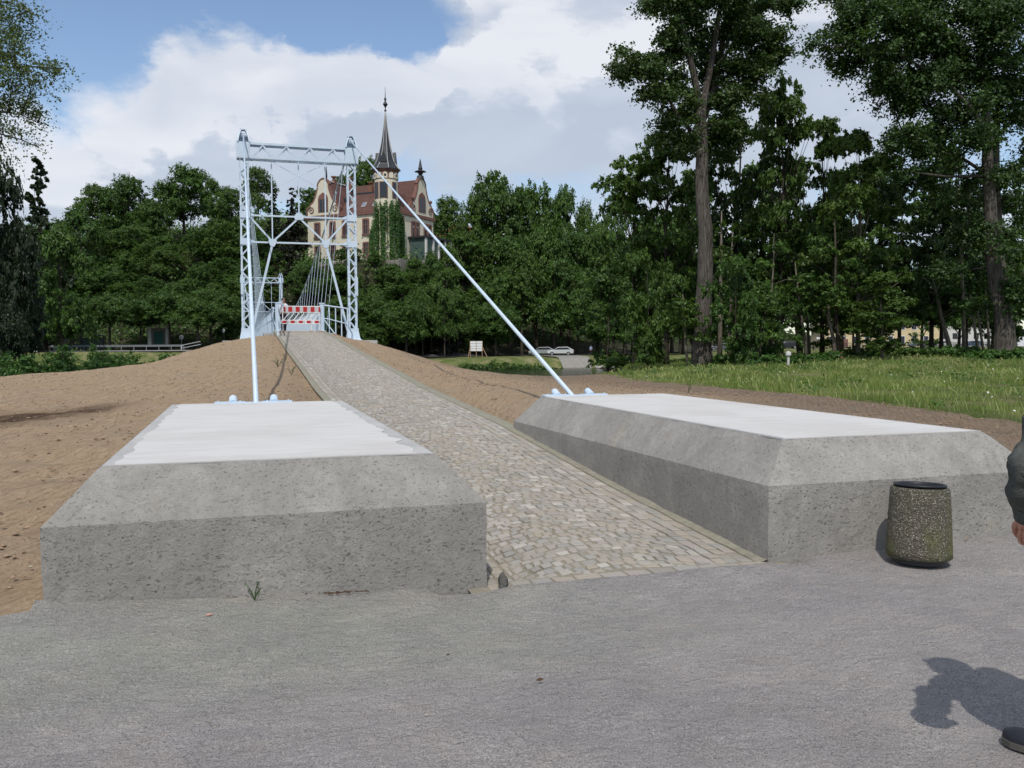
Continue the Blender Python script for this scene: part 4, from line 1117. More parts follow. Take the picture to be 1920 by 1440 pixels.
# near dark trees at the left edge
random.seed(5)
for px, top, d, w, k, lab in ((-18, 232, 62, 175, 'fard', 'tall dark tree cut by the left edge of the picture'),
                              (20, 420, 66, 150, 'fard', 'dark broad tree low at the left edge behind the soil bank'),
                              (110, 440, 92, 150, 'far0', 'dark tree with bare twigs left of the double street lamp'),
                              (-20, 520, 58, 130, 'fard', 'shadowy low tree at the left edge above the bushes')):
    tree_px(k, px, top, d, w, lab)

# bushes on the left bank: each its own
def bush(px, py, d, w, h, label, key='leaf_bush', n=5000, ls=.15, name='bush', group=None):
    p = at(px, py-(7 if d < 58 and px < 400 else 0), d); g = hz(p.x, p.y); hh = max(.6, p.z-g)
    lob = [(random.uniform(-.5, .5)*w, random.uniform(-.3, .3)*w, hh*random.uniform(.2, .72), w*.28, w*.28, hh*.33) for _ in range(13)]
    P, N_, t, cc = lobe_points(lob, n, .3)
    e = empty(name, (p.x, p.y, g-.1), label, 'bush', group)
    o = bpy.data.objects.new('foliage', leaf_mesh('foliage', P, N_, ls, t, key)); C.objects.link(o); o.parent = e
    st = MB()
    for i in range(6):
        q = cc[rng.integers(len(cc))]; st.tube([(0, 0, 0), (q[0]*.5, q[1]*.5, q[2]*.6), tuple(q)], [.03, .02, .005], 5)
    st.build('stem', 'dark_bark', e)
for px, py, d, w, lab in ((75, 662, 47, 2.6, 'bright green bush, leftmost of the row on the river bank'),
                          (150, 655, 48, 2.4, 'bright green bush in the middle of the row on the bank'),
                          (205, 655, 48.5, 2.2, 'tallest bright bush near the guard rail, right of the row'),
                          (265, 664, 52, 1.9, 'low dull green bush at the right end of the row'),
                          (25, 668, 46, 2.4, 'dark shaded bush at the left edge of the picture'),
                          (325, 668, 54, 1.2, 'small green weeds at the foot of the rubble heap')):
    bush(px, py, d, w, 1.5, lab, n=6000)
for px, py, d, w, lab in ((1600, 668, 51, 2.2, 'leafy weed thicket left of the white river beam'), (1700, 660, 50, 2.0, 'leafy shrub in the grass before the far beam'), (1795, 652, 50, 2.6, 'leafy shrub at the foot of the bent brown trunk'),
                          (1850, 655, 46, 2.2, 'leafy shrub at the left foot of the right hand poplar'), (1912, 652, 46, 2.2, 'leafy shrub right of the right hand poplar trunk'), (1530, 668, 48, 1.8, 'leafy shrub left of the reddish stump'),
                          (1455, 672, 46, 1.8, 'leafy weeds round the foot of the thin pale stem'), (1370, 672, 50, 1.6, 'leafy weeds right of the big poplar foot')):
    bush(px, py, d, w, 1.5, lab, key='leaf_bush' if px % 100 else 'leaf_green', n=4500)
for px, py, d, w, lab in ((110, 664, 50.5, 3.0, 'dark green bush filling the gap between the two bright left bushes'), (180, 668, 51, 3.0, 'dark green bush behind the tallest bright bush'),
                          (240, 668, 53, 2.6, 'dark green bush beside the low dull bush'), (290, 670, 55, 2.6, 'dark green bush in front of the low stone wall'),
                          (345, 668, 57, 2.4, 'dark green bush below the round sign'), (60, 672, 49, 3.0, 'dark green bush low at the far left'), (5, 660, 48, 3.0, 'tall dark bush cut by the left edge of the picture')):
    bush(px, py, d, w, 1.5, lab, key='leaf_green', n=5000)
for px, py, d, w, lab in ((905, 681, 117, 5.0, 'dark green reed clump on the far bank, second from the left'), (932, 678, 117.5, 4.2, 'dark reed clump on the far bank below the notice board'),
                          (985, 680, 118, 4.6, 'dark reed clump on the far bank left of the slipway'), (958, 684, 117.5, 3.2, 'small reed clump between two larger ones at the far waterline'),
                          (870, 682, 117, 4.5, 'dark reed clump on the far bank, leftmost by the soil slope'), (1018, 684, 118.5, 3.4, 'reed clump crossed by the back stay at the far waterline'), (1040, 689, 118.5, 2.2, 'lowest reed clump touching the slipway'),
                          (1175, 668, 62, 3.2, 'dark bush at the waterline left of the grove'), (1215, 656, 60, 2.2, 'dark round bush standing left of the big poplar')):
    bush(px, py, d, w, 1.5, lab, key='leaf_green', n=3500, ls=.2 if d > 100 else .12)
bush(423, 634, 47, .7, .6, 'small yellow green weed on top of the rubble heap', n=900, ls=.07)

def grove():
    random.seed(33)
    T = [(1190, 300, 58, 175, 'mid0', 'leafy tree at the left end of the grove with branches reaching left'),
         (1250, 255, 56, 180, 'mid2', 'tree crowding the left side of the big poplar trunk'),
         (1140, 500, 72, 130, 'mid0', 'lower drooping tree at the far left of the grove above the slipway'),
         (1215, 470, 52, 120, 'low', 'low leafy tree in front of the dark wood left of the poplar'),
         (1385, 205, 60, 190, 'mid1', 'dark leaved tree right behind the big poplar trunk'),
         (1468, 160, 56, 165, 'mid0', 'tree with a raised pointed top between the two poplars'),
         (1545, 235, 55, 150, 'mid2', 'tree beside the bright maple, on its left'),
         (1612, 262, 50, 185, 'midb', 'bright yellow green maple in the middle of the right grove'),
         (1690, 330, 58, 140, 'mid1', 'dark thin crowned tree right of the bright maple'),
         (1750, 360, 62, 170, 'mid0', 'thin tree in front of the cream building'),
         (1815, 330, 60, 150, 'mid1', 'dark tree to the left of the right hand poplar trunk'),
         (1935, 300, 56, 170, 'mid2', 'tree at the right edge of the picture behind the poplar'),
         (1655, 520, 47, 130, 'midb', 'young maple with bright leaves hanging low before the cream building'),
         (1380, 480, 47, 125, 'low', 'low spreading sapling crossing the big poplar trunk'),
         (1455, 540, 50, 110, 'low', 'sapling with leaning pale trunk right of the big poplar'),
         (1545, 560, 52, 120, 'mid0', 'small shaded tree with twin trunks in the middle of the grove'),
         (1880, 560, 60, 120, 'low', 'low tree partly hidden by the right hand poplar trunk')]
    for px, top, d, w, k, lab in T: tree_px(k, px, top, d, w*1.2, lab)
    random.seed(71)
    for px, top, d, w, k, lab in ((1250, 420, 100, 190, 'far0', 'dark tree deep behind the left part of the grove'), (1330, 455, 104, 180, 'far2', 'dark tree deep behind the big poplar trunk'),
        (1420, 490, 98, 190, 'farh', 'dark tree deep behind the leaning pale trunk'), (1500, 460, 92, 190, 'farh', 'dark tree deep in the middle of the grove'), (1580, 515, 110, 170, 'farh', 'dark tree behind the bright maple'),
        (1650, 530, 118, 160, 'farh', 'tree behind the young maple beyond the river path'), (1730, 510, 112, 150, 'farh', 'tree beyond the river between maple and right poplar'), (1800, 530, 120, 150, 'farh', 'tree beyond the river left of the right poplar trunk'),
        (1900, 490, 115, 170, 'farh', 'tree beyond the river behind the right poplar trunk'), (1300, 330, 66, 150, 'mid2', 'tree filling the gap just left of the big poplar'), (1430, 300, 66, 150, 'mid0', 'tree filling the gap right of the big poplar'),
        (1505, 290, 64, 150, 'mid1', 'shaded tree behind the tree with the raised pointed top'), (1580, 330, 62, 150, 'mid2', 'shaded tree just behind the bright maple'), (1650, 300, 60, 140, 'mid0', 'tree standing behind the right half of the bright maple'),
        (1770, 280, 64, 160, 'mid2', 'tree under the overhanging crown of the right poplar'), (1865, 420, 68, 150, 'mid1', 'shaded tree right behind the right poplar trunk')):
        tree_px(k, px, top, d, w, lab)
    # bare slim trunks of the grove; each a thin tree whose leaves mix into the canopy
    trunks = [(1291, 692, 50, .16, 1283, 588), (1349, 690, 52, .26, 1352, 470), (1366, 690, 55, .2, 1372, 480), (1418, 692, 48, .28, 1433, 606), (1446, 690, 50, .12, 1450, 500),
              (1498, 688, 56, .2, 1478, 470), (1518, 682, 58, .18, 1500, 450), (1512, 690, 50, .17, 1496, 540), (1566, 690, 49, .22, 1553, 560), (1573, 688, 49, .2, 1567, 480),
              (1684, 664, 70, .2, 1690, 560), (1786, 680, 52, .26, 1758, 560), (1808, 676, 52, .2, 1796, 400), (1836, 670, 54, .17, 1820, 560), (1846, 668, 55, .15, 1832, 555), (1855, 668, 56, .15, 1848, 500),
              (1600, 672, 66, .16, 1596, 560), (1750, 662, 75, .14, 1741, 600)]
    g = ['slim trunk just left of the big poplar', 'dark trunk touching the right side of the big poplar', 'grey trunk a step right of the big poplar', 'pale leaning trunk with bare bark right of the big poplar',
         'very thin pale stem beside the leaning trunk', 'dark stem leaning left in the middle of the grove', 'dark trunk slightly right of the grove middle', 'curved trunk left of the cut stump',
         'left trunk of the forked pair with the reddish base', 'right trunk of the forked pair with the reddish base', 'far slim trunk in front of the cream wall', 'dark leaning trunk left of the three pale stems',
         'slightly bent brown trunk left of the three pale stems', 'first of three close pale stems by the right poplar', 'second of three close pale stems by the right poplar', 'third of three close pale stems, nearest the right poplar',
         'thin straight stem beyond the young maple', 'thin lamp like stem at the far right path']
    for (px, py, d, w, tx, ty), lab in zip(trunks, g):
        a = at(px, py, d); a.z = hz(a.x, a.y)-.1; b = at(tx, ty, d)
        b2 = b+(b-a)*.35; e = empty('slim_tree', a, lab, 'tree')
        mb = MB(); pts = [Vector((0, 0, 0)), (b-a)*.3+Vector((.08, 0, 0))*random.uniform(-1, 1), (b-a)*.65+Vector((.12, 0, 0))*random.uniform(-1, 1), b-a, b2-a]
        mb.tube(pts, [w*.62, w*.5, w*.42, w*.32, w*.12], 8)
        tips = []
        for k in range(7):
            t = random.uniform(.5, 1.2); p = (b-a)*t; q = p+Vector((random.uniform(-1.4, 1.4), random.uniform(-1.2, 1.2), random.uniform(-.1, .9)))
            mb.tube([p, p.lerp(q, .5)+Vector((0, 0, .15)), q], [w*.18, w*.12, .01], 5); tips.append(q)
        mb.build('trunk', 'pale_bark' if random.random() < .45 or w < .18 else 'dark_bark', e, smooth=True)
        lob = [(q.x, q.y, q.z, .75, .75, .38) for q in tips]
        P, N_, t, cc = lobe_points(lob, 2600, .2)
        o = bpy.data.objects.new('crown', leaf_mesh('crown', P, N_, .15, t, 'leaf_green')); C.objects.link(o); o.parent = e
grove()

def poplar(label, limbs, blobs, depth, leafmat, ls, per, bark='poplar_bark', name='poplar_tree', spray=.20, twig=2.0, drop=.3):
    """limbs: list of pixel polylines [(px,py,dd,radius)...]; blobs: (px,py,rx_px,ry_px,dd)"""
    x0, y0 = limbs[0][0][0], limbs[0][0][1]
    b = at(x0, y0, depth); b.z = hz(b.x, b.y)-.15
    e = empty(name, b, label, 'tree'); mb = MB(); ends = []
    for li, L in enumerate(limbs):
        pts = []; rad = []
        for j, (px, py, dd, r_) in enumerate(L):
            p = at(px, py, depth+dd)
            if li == 0 and j == 0: p.z = b.z
            pts.append(p-b); rad.append(r_)
        # refine with slight wander
        P2 = []; R2 = []
        for j in range(len(pts)-1):
            for k in range(4):
                t = k/4; q = pts[j].lerp(pts[j+1], t); P2.append(q+Vector((noise.noise(q*.6), noise.noise(q*.6+Vector((9, 0, 0))), 0))*rad[j]*.35); R2.append(rad[j]*(1-t)+rad[j+1]*t)
        P2.append(pts[-1]); R2.append(rad[-1])
        mb.tube(P2, R2, 14 if li == 0 else 8); ends += P2
    lob = []; 
    for (px, py, rx, ry, dd) in blobs:
        c = at(px, py, depth+dd)-b; rx_ = rx*depth/FPX; rz_ = ry*depth/FPX
        # break each blob into sprays
        for k in range(9):
            o = Vector((random.gauss(0, .55)*rx_, random.gauss(0, .7)*rx_, random.gauss(0, .6)*rz_)); q_ = random.uniform(.22, .5)
            lob.append((c.x+o.x, c.y+o.y, c.z+o.z, rx_*q_, rx_*q_*1.1, rz_*q_))
        near = min(ends, key=lambda q: (q-c).length+max(0, q.z-c.z)*1.5)
        mid = near.lerp(c, .5)+Vector((0, 0, -.03*(near-c).length)); r_ = .03+.012*(near-c).length
        mb.tube([near, mid, c], [r_, r_*.7, r_*.25], 6)
        for k in range(4):
            q = c+Vector((random.uniform(-.8, .8)*rx_, random.uniform(-.8, .8)*rx_, random.uniform(-.6, .8)*rz_)); mb.tube([c, q], [r_*.3, .008], 4)
    mb.build('trunk', bark, e, smooth=True)
    P, N_, t, cc = lobe_points(lob, per*len(blobs), .1, spray=spray, drop=drop, twig=twig, per=22, flat=.38)
    o = bpy.data.objects.new('crown', leaf_mesh('crown', P, N_, ls, t, leafmat, .7)); C.objects.link(o); o.parent = e
    return e
random.seed(44)
D1 = 50.5
poplar('tall poplar with a thick grey forking trunk left of centre in the right grove',
  [[(1318, 690, 0, .66), (1316, 640, 0, .52), (1320, 560, 0, .46), (1322, 470, 0, .42), (1318, 380, 0, .38), (1316, 270, 0, .34), (1314, 205, 0, .30)],
   [(1314, 215, 0, .22), (1302, 150, -.4, .19), (1288, 90, -.8, .17), (1275, 20, -1.0, .14), (1262, -60, -1.2, .1)],
   [(1316, 215, 0, .22), (1328, 150, .3, .19), (1342, 70, .6, .17), (1352, 0, .9, .13), (1360, -70, 1, .1)],
   [(1318, 230, 1.3, .20), (1336, 180, 1.5, .18), (1352, 90, 1.6, .16), (1366, 20, 1.8, .13), (1376, -60, 1.8, .1)],
   [(1314, 270, 0, .14), (1270, 215, -.6, .10), (1240, 160, -1.0, .07), (1200, 140, -1.2, .04)],
   [(1345, 110, 1.2, .10), (1385, 45, 1.2, .08), (1430, -5, 1.2, .05)],
   [(1345, 120, .8, .09), (1375, 85, .8, .07), (1420, 80, .8, .03)]],
  [(1180, 128, 34, 22, -1.2), (1222, 118, 36, 28, -1), (1255, 140, 26, 24, -.6), (1165, 140, 16, 9, -1.2), (1232, 178, 26, 12, -.8), (1205, 180, 10, 6, -1),
   (1262, 180, 26, 22, -.5), (1285, 215, 26, 25, -.2), (1255, 235, 26, 22, 0), (1275, 260, 26, 22, .4), (1240, 262, 18, 12, 0), (1250, 10, 36, 28, -1), (1222, 10, 14, 8, -1),
   (1262, 60, 24, 24, -1), (1290, 40, 34, 34, 1), (1310, 90, 26, 36, 1.4), (1300, -20, 60, 30, 0), (1250, 75, 14, 14, -1), (1378, 130, 36, 24, .8), (1420, 140, 26, 24, .8), (1450, 92, 30, 22, 1),
   (1440, 55, 24, 14, 1.2), (1400, 75, 34, 24, 1), (1362, 60, 24, 22, 1.6), (1470, 100, 12, 7, 1), (1440, 118, 14, 10, 1), (1400, 185, 32, 24, 1.2), (1360, 190, 26, 26, 1.6), (1415, 150, 20, 22, 1),
   (1340, 250, 30, 26, 1.8), (1380, 240, 34, 26, 1.6), (1400, 10, 40, 18, 1.2), (1450, 8, 34, 12, 1.4), (1490, 6, 24, 8, 1.4), (1360, -10, 50, 22, 0), (1318, 150, 20, 30, 2), (1345, 140, 20, 26, 2), (1270, 100, 14, 16, -.8)],
  D1, 'leaf_poplar', .165, 2450)
D2 = 47.5
blobs = []
random.seed(45)
for px, py, rx, ry in ((1600, 40, 40, 28), (1560, 68, 28, 16), (1545, 85, 22, 14), (1575, 100, 26, 18), (1640, 25, 50, 36), (1620, 90, 36, 26), (1600, 118, 24, 16), (1650, 130, 40, 28), (1700, 60, 60, 45), (1700, 150, 50, 34),
    (1760, 30, 60, 45), (1760, 110, 60, 45), (1740, 190, 50, 36), (1690, 205, 30, 22), (1670, 190, 22, 14), (1830, 40, 60, 50), (1830, 120, 60, 50), (1810, 190, 50, 36), (1890, 60, 50, 55), (1900, 150, 44, 50), (1880, 230, 44, 34),
    (1750, 250, 48, 28), (1700, 262, 36, 20), (1672, 265, 20, 12), (1720, 300, 46, 26), (1770, 320, 46, 30), (1690, 320, 22, 14), (1830, 265, 40, 28), (1900, 300, 40, 28), (1650, 60, 40, 36), (1720, -10, 70, 30), (1820, -20, 80, 30), (1900, -10, 60, 30), (1610, -5, 40, 24),
    (1930, 220, 40, 50), (1800, 385, 40, 22), (1900, 380, 36, 24), (1845, 350, 30, 22), (1830, 440, 34, 20), (1905, 460, 30, 26), (1850, 500, 26, 18), (1785, 505, 30, 16), (1905, 545, 26, 22), (1835, 575, 22, 12)):
    blobs.append((px, py, rx, ry, random.uniform(-1.8, 1.8)))
poplar('massive poplar at the right edge with a wide dark crown overhanging the grove',
  [[(1888, 668, 0, .66), (1884, 620, 0, .50), (1874, 560, 0, .42), (1862, 480, 0, .36), (1856, 400, 0, .32), (1852, 300, 0, .28), (1848, 210, 0, .24), (1838, 100, 0, .2), (1830, 0, 0, .13), (1826, -60, 0, .08)],
   [(1882, 560, 1.2, .32), (1870, 440, 1.2, .28), (1866, 330, 1.2, .22), (1872, 220, 1.2, .16), (1886, 100, 1.2, .1), (1890, 0, 1.2, .06)],
   [(1850, 250, 0, .15), (1820, 200, -.5, .12), (1770, 150, -.8, .09), (1700, 110, -1, .06), (1620, 60, -1, .03)],
   [(1848, 180, 0, .12), (1800, 110, .5, .1), (1740, 40, .8, .07), (1690, 0, .8, .04)],
   [(1854, 330, 0, .1), (1810, 300, .4, .08), (1750, 280, .6, .05), (1700, 265, .6, .03)]],
  blobs, D2, 'leaf_poplar', .16, 3200)
# overhanging branches at the top left, close to the camera
random.seed(46)
D3 = 36
poplar('tree with drooping feathery twigs hanging in from the left edge of the picture',
  [[(-420, 760, 0, 0.5040), (-400, 400, 0, 0.3990), (-380, 200, 0, 0.3150), (-360, 0, 0, 0.2100), (-350, -200, 0, 0.1050)],
   [(-385, 240, 0, 0.1470), (-200, 170, -.2, 0.1050), (-60, 130, -.3, 0.0630), (60, 125, -.3, 0.0315), (118, 128, -.3, 0.0126)],
   [(-395, 340, 0, 0.1260), (-200, 240, .1, 0.0840), (-50, 200, .2, 0.0525), (40, 215, .2, 0.0252), (80, 235, .2, 0.0105)],
   [(-370, 100, 0, 0.1260), (-200, 20, .1, 0.0840), (-60, 0, .2, 0.0420), (20, 5, .2, 0.0252), (50, 20, .2, 0.0105)],
   [(-395, 320, 0, 0.1050), (-180, 260, .3, 0.0630), (-40, 240, .3, 0.0420), (40, 262, .3, 0.0210), (75, 278, .3, 0.0084)]],
  [(-60, 120, 60, 34, -.3), (0, 118, 42, 26, -.3), (45, 128, 34, 20, -.3), (85, 132, 26, 14, -.3), (112, 130, 12, 6, -.3), (20, 165, 34, 16, -.2), (60, 160, 28, 12, -.2), (-60, 200, 50, 30, .2), (0, 200, 34, 18, .2), (45, 212, 26, 10, .2), (80, 210, 14, 5, .2),
   (75, 228, 12, 5, .2), (0, 235, 30, 14, .3), (40, 250, 22, 8, .3), (70, 270, 12, 5, .3), (-60, 20, 60, 40, .2), (0, 15, 34, 24, .2), (30, 30, 24, 18, .2), (45, 8, 20, 8, .2), (25, 60, 20, 16, .2), (68, 28, 12, 3, .2), (-60, 280, 60, 40, .3), (-10, 90, 26, 10, 0), (-120, 100, 80, 60, 0)],
  D3, 'leaf_ash', .105, 850, bark='dark_bark', name='overhanging_tree', spray=.16, twig=3.4, drop=.6)

# ------------------------------------------------------------------ grass, weeds, clods
def blades(name, n, region, hmin, hmax, w, mat, label, xfun=None):
    X = rng.uniform(region[0], region[1], n*2); Y = region[2]+(region[3]-region[2])*rng.random(n*2)**1.7
    zn = sgn_zone(X+rng.normal(size=len(X))*.35, Y+rng.normal(size=len(X))*.35); keep = zn == 2
    cl = nz2(X, Y, .8, 2.)+nz2(X, Y, 2.6, 6.)*.6; keep &= rng.random(len(X)) < .5+cl*1.3
    X, Y, cl = X[keep][:n], Y[keep][:n], cl[keep][:n]; Z = hterr(X, Y); n = len(X)
    k = (Y/14).clip(.6, 3)
    h = rng.uniform(hmin, hmax, n)*(1+cl*.8).clip(.4, 2); a = rng.uniform(0, 6.28, n); lx = rng.normal(size=n)*.35*h; ly = rng.normal(size=n)*.35*h
    ww = w*k*rng.uniform(.6, 1.4, n)
    v = np.stack([np.c_[X-np.cos(a)*ww, Y-np.sin(a)*ww, Z-.03], np.c_[X+np.cos(a)*ww, Y+np.sin(a)*ww, Z-.03], np.c_[X+lx, Y+ly, Z+h]], 1).reshape(-1, 3)
    me = bpy.data.meshes.new(name); me.vertices.add(3*n); me.vertices.foreach_set('co', v.astype(np.float32).ravel())
    me.loops.add(3*n); me.loops.foreach_set('vertex_index', np.arange(3*n, dtype=np.int32)); me.polygons.add(n)
    me.polygons.foreach_set('loop_start', np.arange(0, 3*n, 3, dtype=np.int32)); me.polygons.foreach_set('loop_total', np.full(n, 3, np.int32)); me.update(calc_edges=True)
    cg = nz2(X, Y, .22, 31.)*1.5+nz2(X, Y, 1.1, 17.)*.7; t = (.52+cg*.55+rng.normal(size=n)*.16); t[rng.random(n) < .10+.25*np.clip(cg, 0, 1)] = 1.0
    a_ = me.attributes.new('tint', 'FLOAT', 'POINT'); a_.data.foreach_set('value', np.repeat(t.clip(0, 1), 3).astype(np.float32))
    return tag(link(name, me, mat), label, 'grass', kind='stuff')
blades('grass', 230000, (10, 48, 7, 56), .03, .16, .007, 'grass_blade', 'rough green grass with dry yellow stalks on the verge right of the blocks')
def weeds():
    X = rng.uniform(12, 45, 900); Y = rng.uniform(9, 54, 900); keep = (sgn_zone(X, Y) == 2) & (nz2(X, Y, .25, 12.)+.35*(Y > 30) > .12)
    X, Y = X[keep], Y[keep]; Z = hterr(X, Y); PP = []; NN = []; tt = []
    for x, y, z in zip(X, Y, Z):
        n = 26; s = random.uniform(.10, .30)*(1.5 if y > 36 else 1)
        p = rng.normal(size=(n, 3))*np.array([s, s, s*.7]); p[:, 2] = np.abs(p[:, 2])+.03
        PP.append(p+np.array([x, y, z])); NN.append(unit(rng.normal(size=(n, 3))*.5+np.array([0, 0, 1]))); tt.append(np.full(n, random.uniform(.2, .9)))
    o = bpy.data.objects.new('weeds', leaf_mesh('weeds', np.concatenate(PP), np.concatenate(NN), .085, np.concatenate(tt), 'leaf_bush')); C.objects.link(o)
    tag(o, 'low leafy weeds scattered through the rough grass under the trees', 'weeds', kind='stuff')
    n = 700; X = rng.uniform(12, 42, n*2); Y = rng.uniform(9, 50, n*2); k = (sgn_zone(X, Y) == 2) & (nz2(X, Y, .4, 22.) > .05); X, Y = X[k], Y[k]; Z = hterr(X, Y)+rng.uniform(.08, .2, len(X))
    o = bpy.data.objects.new('wildflowers', leaf_mesh('wildflowers', np.c_[X, Y, Z], unit(rng.normal(size=(len(X), 3))*.4+np.array([0, 0, 1])), .045, np.ones(len(X)), 'petal', 1.)); C.objects.link(o)
    tag(o, 'tiny white wildflowers dotted over the rough grass', 'flowers', kind='stuff')
weeds()
def tall_stalks():
    n = 8000; X = rng.uniform(10, 46, n); Y = 8+46*rng.random(n)**1.4; k = (sgn_zone(X, Y) == 2) & (nz2(X, Y, .3, 41.)+rng.normal(size=n)*.12 > .08); X, Y = X[k], Y[k]; Z = hterr(X, Y); n = len(X)
    h = rng.uniform(.1, .27, n); lx, ly = rng.normal(size=n)*.12, rng.normal(size=n)*.12; w = .006*(Y/14).clip(.7, 3)
    v = np.stack([np.c_[X-w, Y, Z], np.c_[X+w, Y, Z], np.c_[X+lx+w*1.6, Y+ly, Z+h], np.c_[X+lx-w*1.6, Y+ly, Z+h]], 1).reshape(-1, 3)
    me = bpy.data.meshes.new('dry_stalks'); me.from_pydata(v.tolist(), [], [(4*i, 4*i+1, 4*i+2, 4*i+3) for i in range(n)]); a = me.attributes.new('tint', 'FLOAT', 'POINT'); a.data.foreach_set('value', np.repeat(rng.uniform(.6, 1, n), 4))
    tag(link('dry_stalks', me, 'grass_blade'), 'straw coloured tall stalks sticking out of the rough grass', 'grass', kind='stuff')
tall_stalks()
def clods(name, n, region, smin, smax, mat, zone, label, dens=1.6):
    X = rng.uniform(region[0], region[1], n); Y = region[2]+(region[3]-region[2])*rng.random(n)**dens
    inblk = ((X > -1.25) & (X < 1.62) | (X > 3.8) & (X < 6.5)) & (Y > 5.8) & (Y < 12.7)
    inp = (np.abs(X-2.715) < 1.3) & (Y > 5.6)
    k = (sgn_zone(X, Y) == zone) & ~inblk & ~inp; X, Y = X[k], Y[k]; Z = hterr(X, Y); mb = MB()
    ico = [(0, 0, 1), (.9, 0, .2), (.28, .85, .15), (-.72, .53, .25), (-.72, -.53, .1), (.28, -.85, .2), (0, 0, -.6)]
    fs = [(0, 1, 2), (0, 2, 3), (0, 3, 4), (0, 4, 5), (0, 5, 1), (6, 2, 1), (6, 3, 2), (6, 4, 3), (6, 5, 4), (6, 1, 5)]
    for x, y, z in zip(X, Y, Z):
        s = smin+(smax-smin)*random.random()**3; a = random.random()*6.28; sx = random.uniform(.7, 1.4)
        vs = []
        for p in ico:
            q = (p[0]*sx*random.uniform(.8, 1.2), p[1]*random.uniform(.8, 1.2), p[2]*random.uniform(.5, .8))
            vs.append((x+s*(q[0]*math.cos(a)-q[1]*math.sin(a)), y+s*(q[0]*math.sin(a)+q[1]*math.cos(a)), z+s*.35+s*q[2]))
        mb.add(vs, fs)
    return tag(link(name, mb.mesh(name, fix=False), mat), label, 'stones', kind='stuff')
clods('soil_clods', 34000, (-12, 12, 5.6, 44), .005, .030, 'clod', 1, 'small dark clods of earth strewn over the bare soil')
clods('soil_pebbles', 5000, (-12, 12, 5.6, 40), .004, .020, 'pebble', 1, 'small pale pebbles strewn over the bare soil')
clods('gravel_chips', 9000, (-5, 9, 1.9, 6.2), .002, .0055, 'pebble', 0, 'tiny pale stone chips lying in the grey gravel', 1.0)

# single small things on the ground
def rock(x, y, r_, mat, label, name='stone', sc=(1.2, 1, .7), z=None):
    mb = MB().sphere((0, 0, 0), r_, 9, 6, sc); mb.v = [tuple(Vector(v)*(1+.25*noise.noise(Vector(v)*(2.2/r_)+Vector((x, y, 0))))) for v in mb.v]
    o = thing(name, mb, mat, label, 'stone'); o.location = (x, y, (hz(x, y) if z is None else z)+r_*.35); return o
rock(1.70, 5.86, .055, 'rubble', 'dark stone wedged at the inner corner of the left block', sc=(.7, 1, 1.5))
p = at(18, 1178, 5.1); rock(-1.43, 5.80, .035, 'clod', 'brown stone at the left edge between gravel and soil')
def dleaf(px, py, mat, label, s=.028, name='dead_leaf'):
    d = FW + RT*((px-960)/FPX) - UP*((py-720)/FPX); t = -1.6/d.z; q = CAM+d*t
    mb = MB().prism([(-s, -.2*s), (0, -.6*s), (s, 0), (.1*s, .6*s)], (0, 0, 0), (1, 0, 0), (0, 1, .15), (0, 0, 1), .003)
    o = thing(name, mb, mat, label, 'leaf' if name == 'dead_leaf' else 'debris'); o.location = (q.x, q.y, q.z+.012)
dleaf(1012, 1279, 'dead_leaf', 'brown dead leaf curled on the gravel near the picture centre', .02)
dleaf(392, 1156, 'pink_chip', 'pink chip of stone on the gravel before the left block', .022, 'stone_chip')
dleaf(840, 1232, 'dead_leaf', 'small brown crumb on the gravel below the left block corner', .010)
dleaf(800, 1345, 'pebble', 'pale crumb on the open gravel left of centre', .010, 'stone_chip')
dleaf(1812, 1012, 'clod', 'dark pebble on the gravel right of the waste bin', .02, 'stone_chip')
def sprig(x, y, h, n, label, z=None, mat='leaf_bush'):
    zz = hz(x, y) if z is None else z
    e = empty('weed_sprig', (x, y, zz), label, 'weed'); st = MB(); P = []
    for i in range(n):
        a = random.uniform(0, 6.28); q = Vector((math.cos(a)*h*.4, math.sin(a)*h*.4, h*random.uniform(.6, 1)))
        st.tube([(0, 0, 0), q*.5+Vector((0, 0, h*.1)), q], [.004, .003, .001], 4)
        for k in range(5): P.append(q*(.4+.15*k))
    st.build('stem', 'green_paint' if False else 'leaf_green', e)
    P = np.array([tuple(p) for p in P]); o = bpy.data.objects.new('leaf', leaf_mesh('leaf', P, unit(rng.normal(size=(len(P), 3))+np.array([0, 0, 1])), h*.16, np.full(len(P), .5), mat)); C.objects.link(o); o.parent = e; tag(o, kind='stuff')
sprig(.95, 25.5, .35, 6, 'green weed on the soil slope just left of the path, upper one'); sprig(1.15, 22.5, .25, 5, 'small green weed on the soil slope below the upper weed')
sprig(1.25, 27.5, .22, 4, 'faint weed on the soil slope nearest the path'); sprig(.05, 5.86, .14, 3, 'thin grass shoots at the foot of the left concrete block')
sprig(7.6, 14.3, .3, 3, 'thin twig standing in the soil behind the right block')
mb = MB()
for i in range(26):
    x = .62+random.gauss(0, .10); y = 5.885+random.uniform(-.015, .012); s = random.uniform(.003, .008)
    mb.box((x, y, hz(x, y)+s*.8+.004), (s*random.uniform(2, 6), s*1.2, s), random.random()*3)
thing('root_debris', mb, 'dead_leaf', 'small heap of brown roots at the foot of the left block', 'debris')

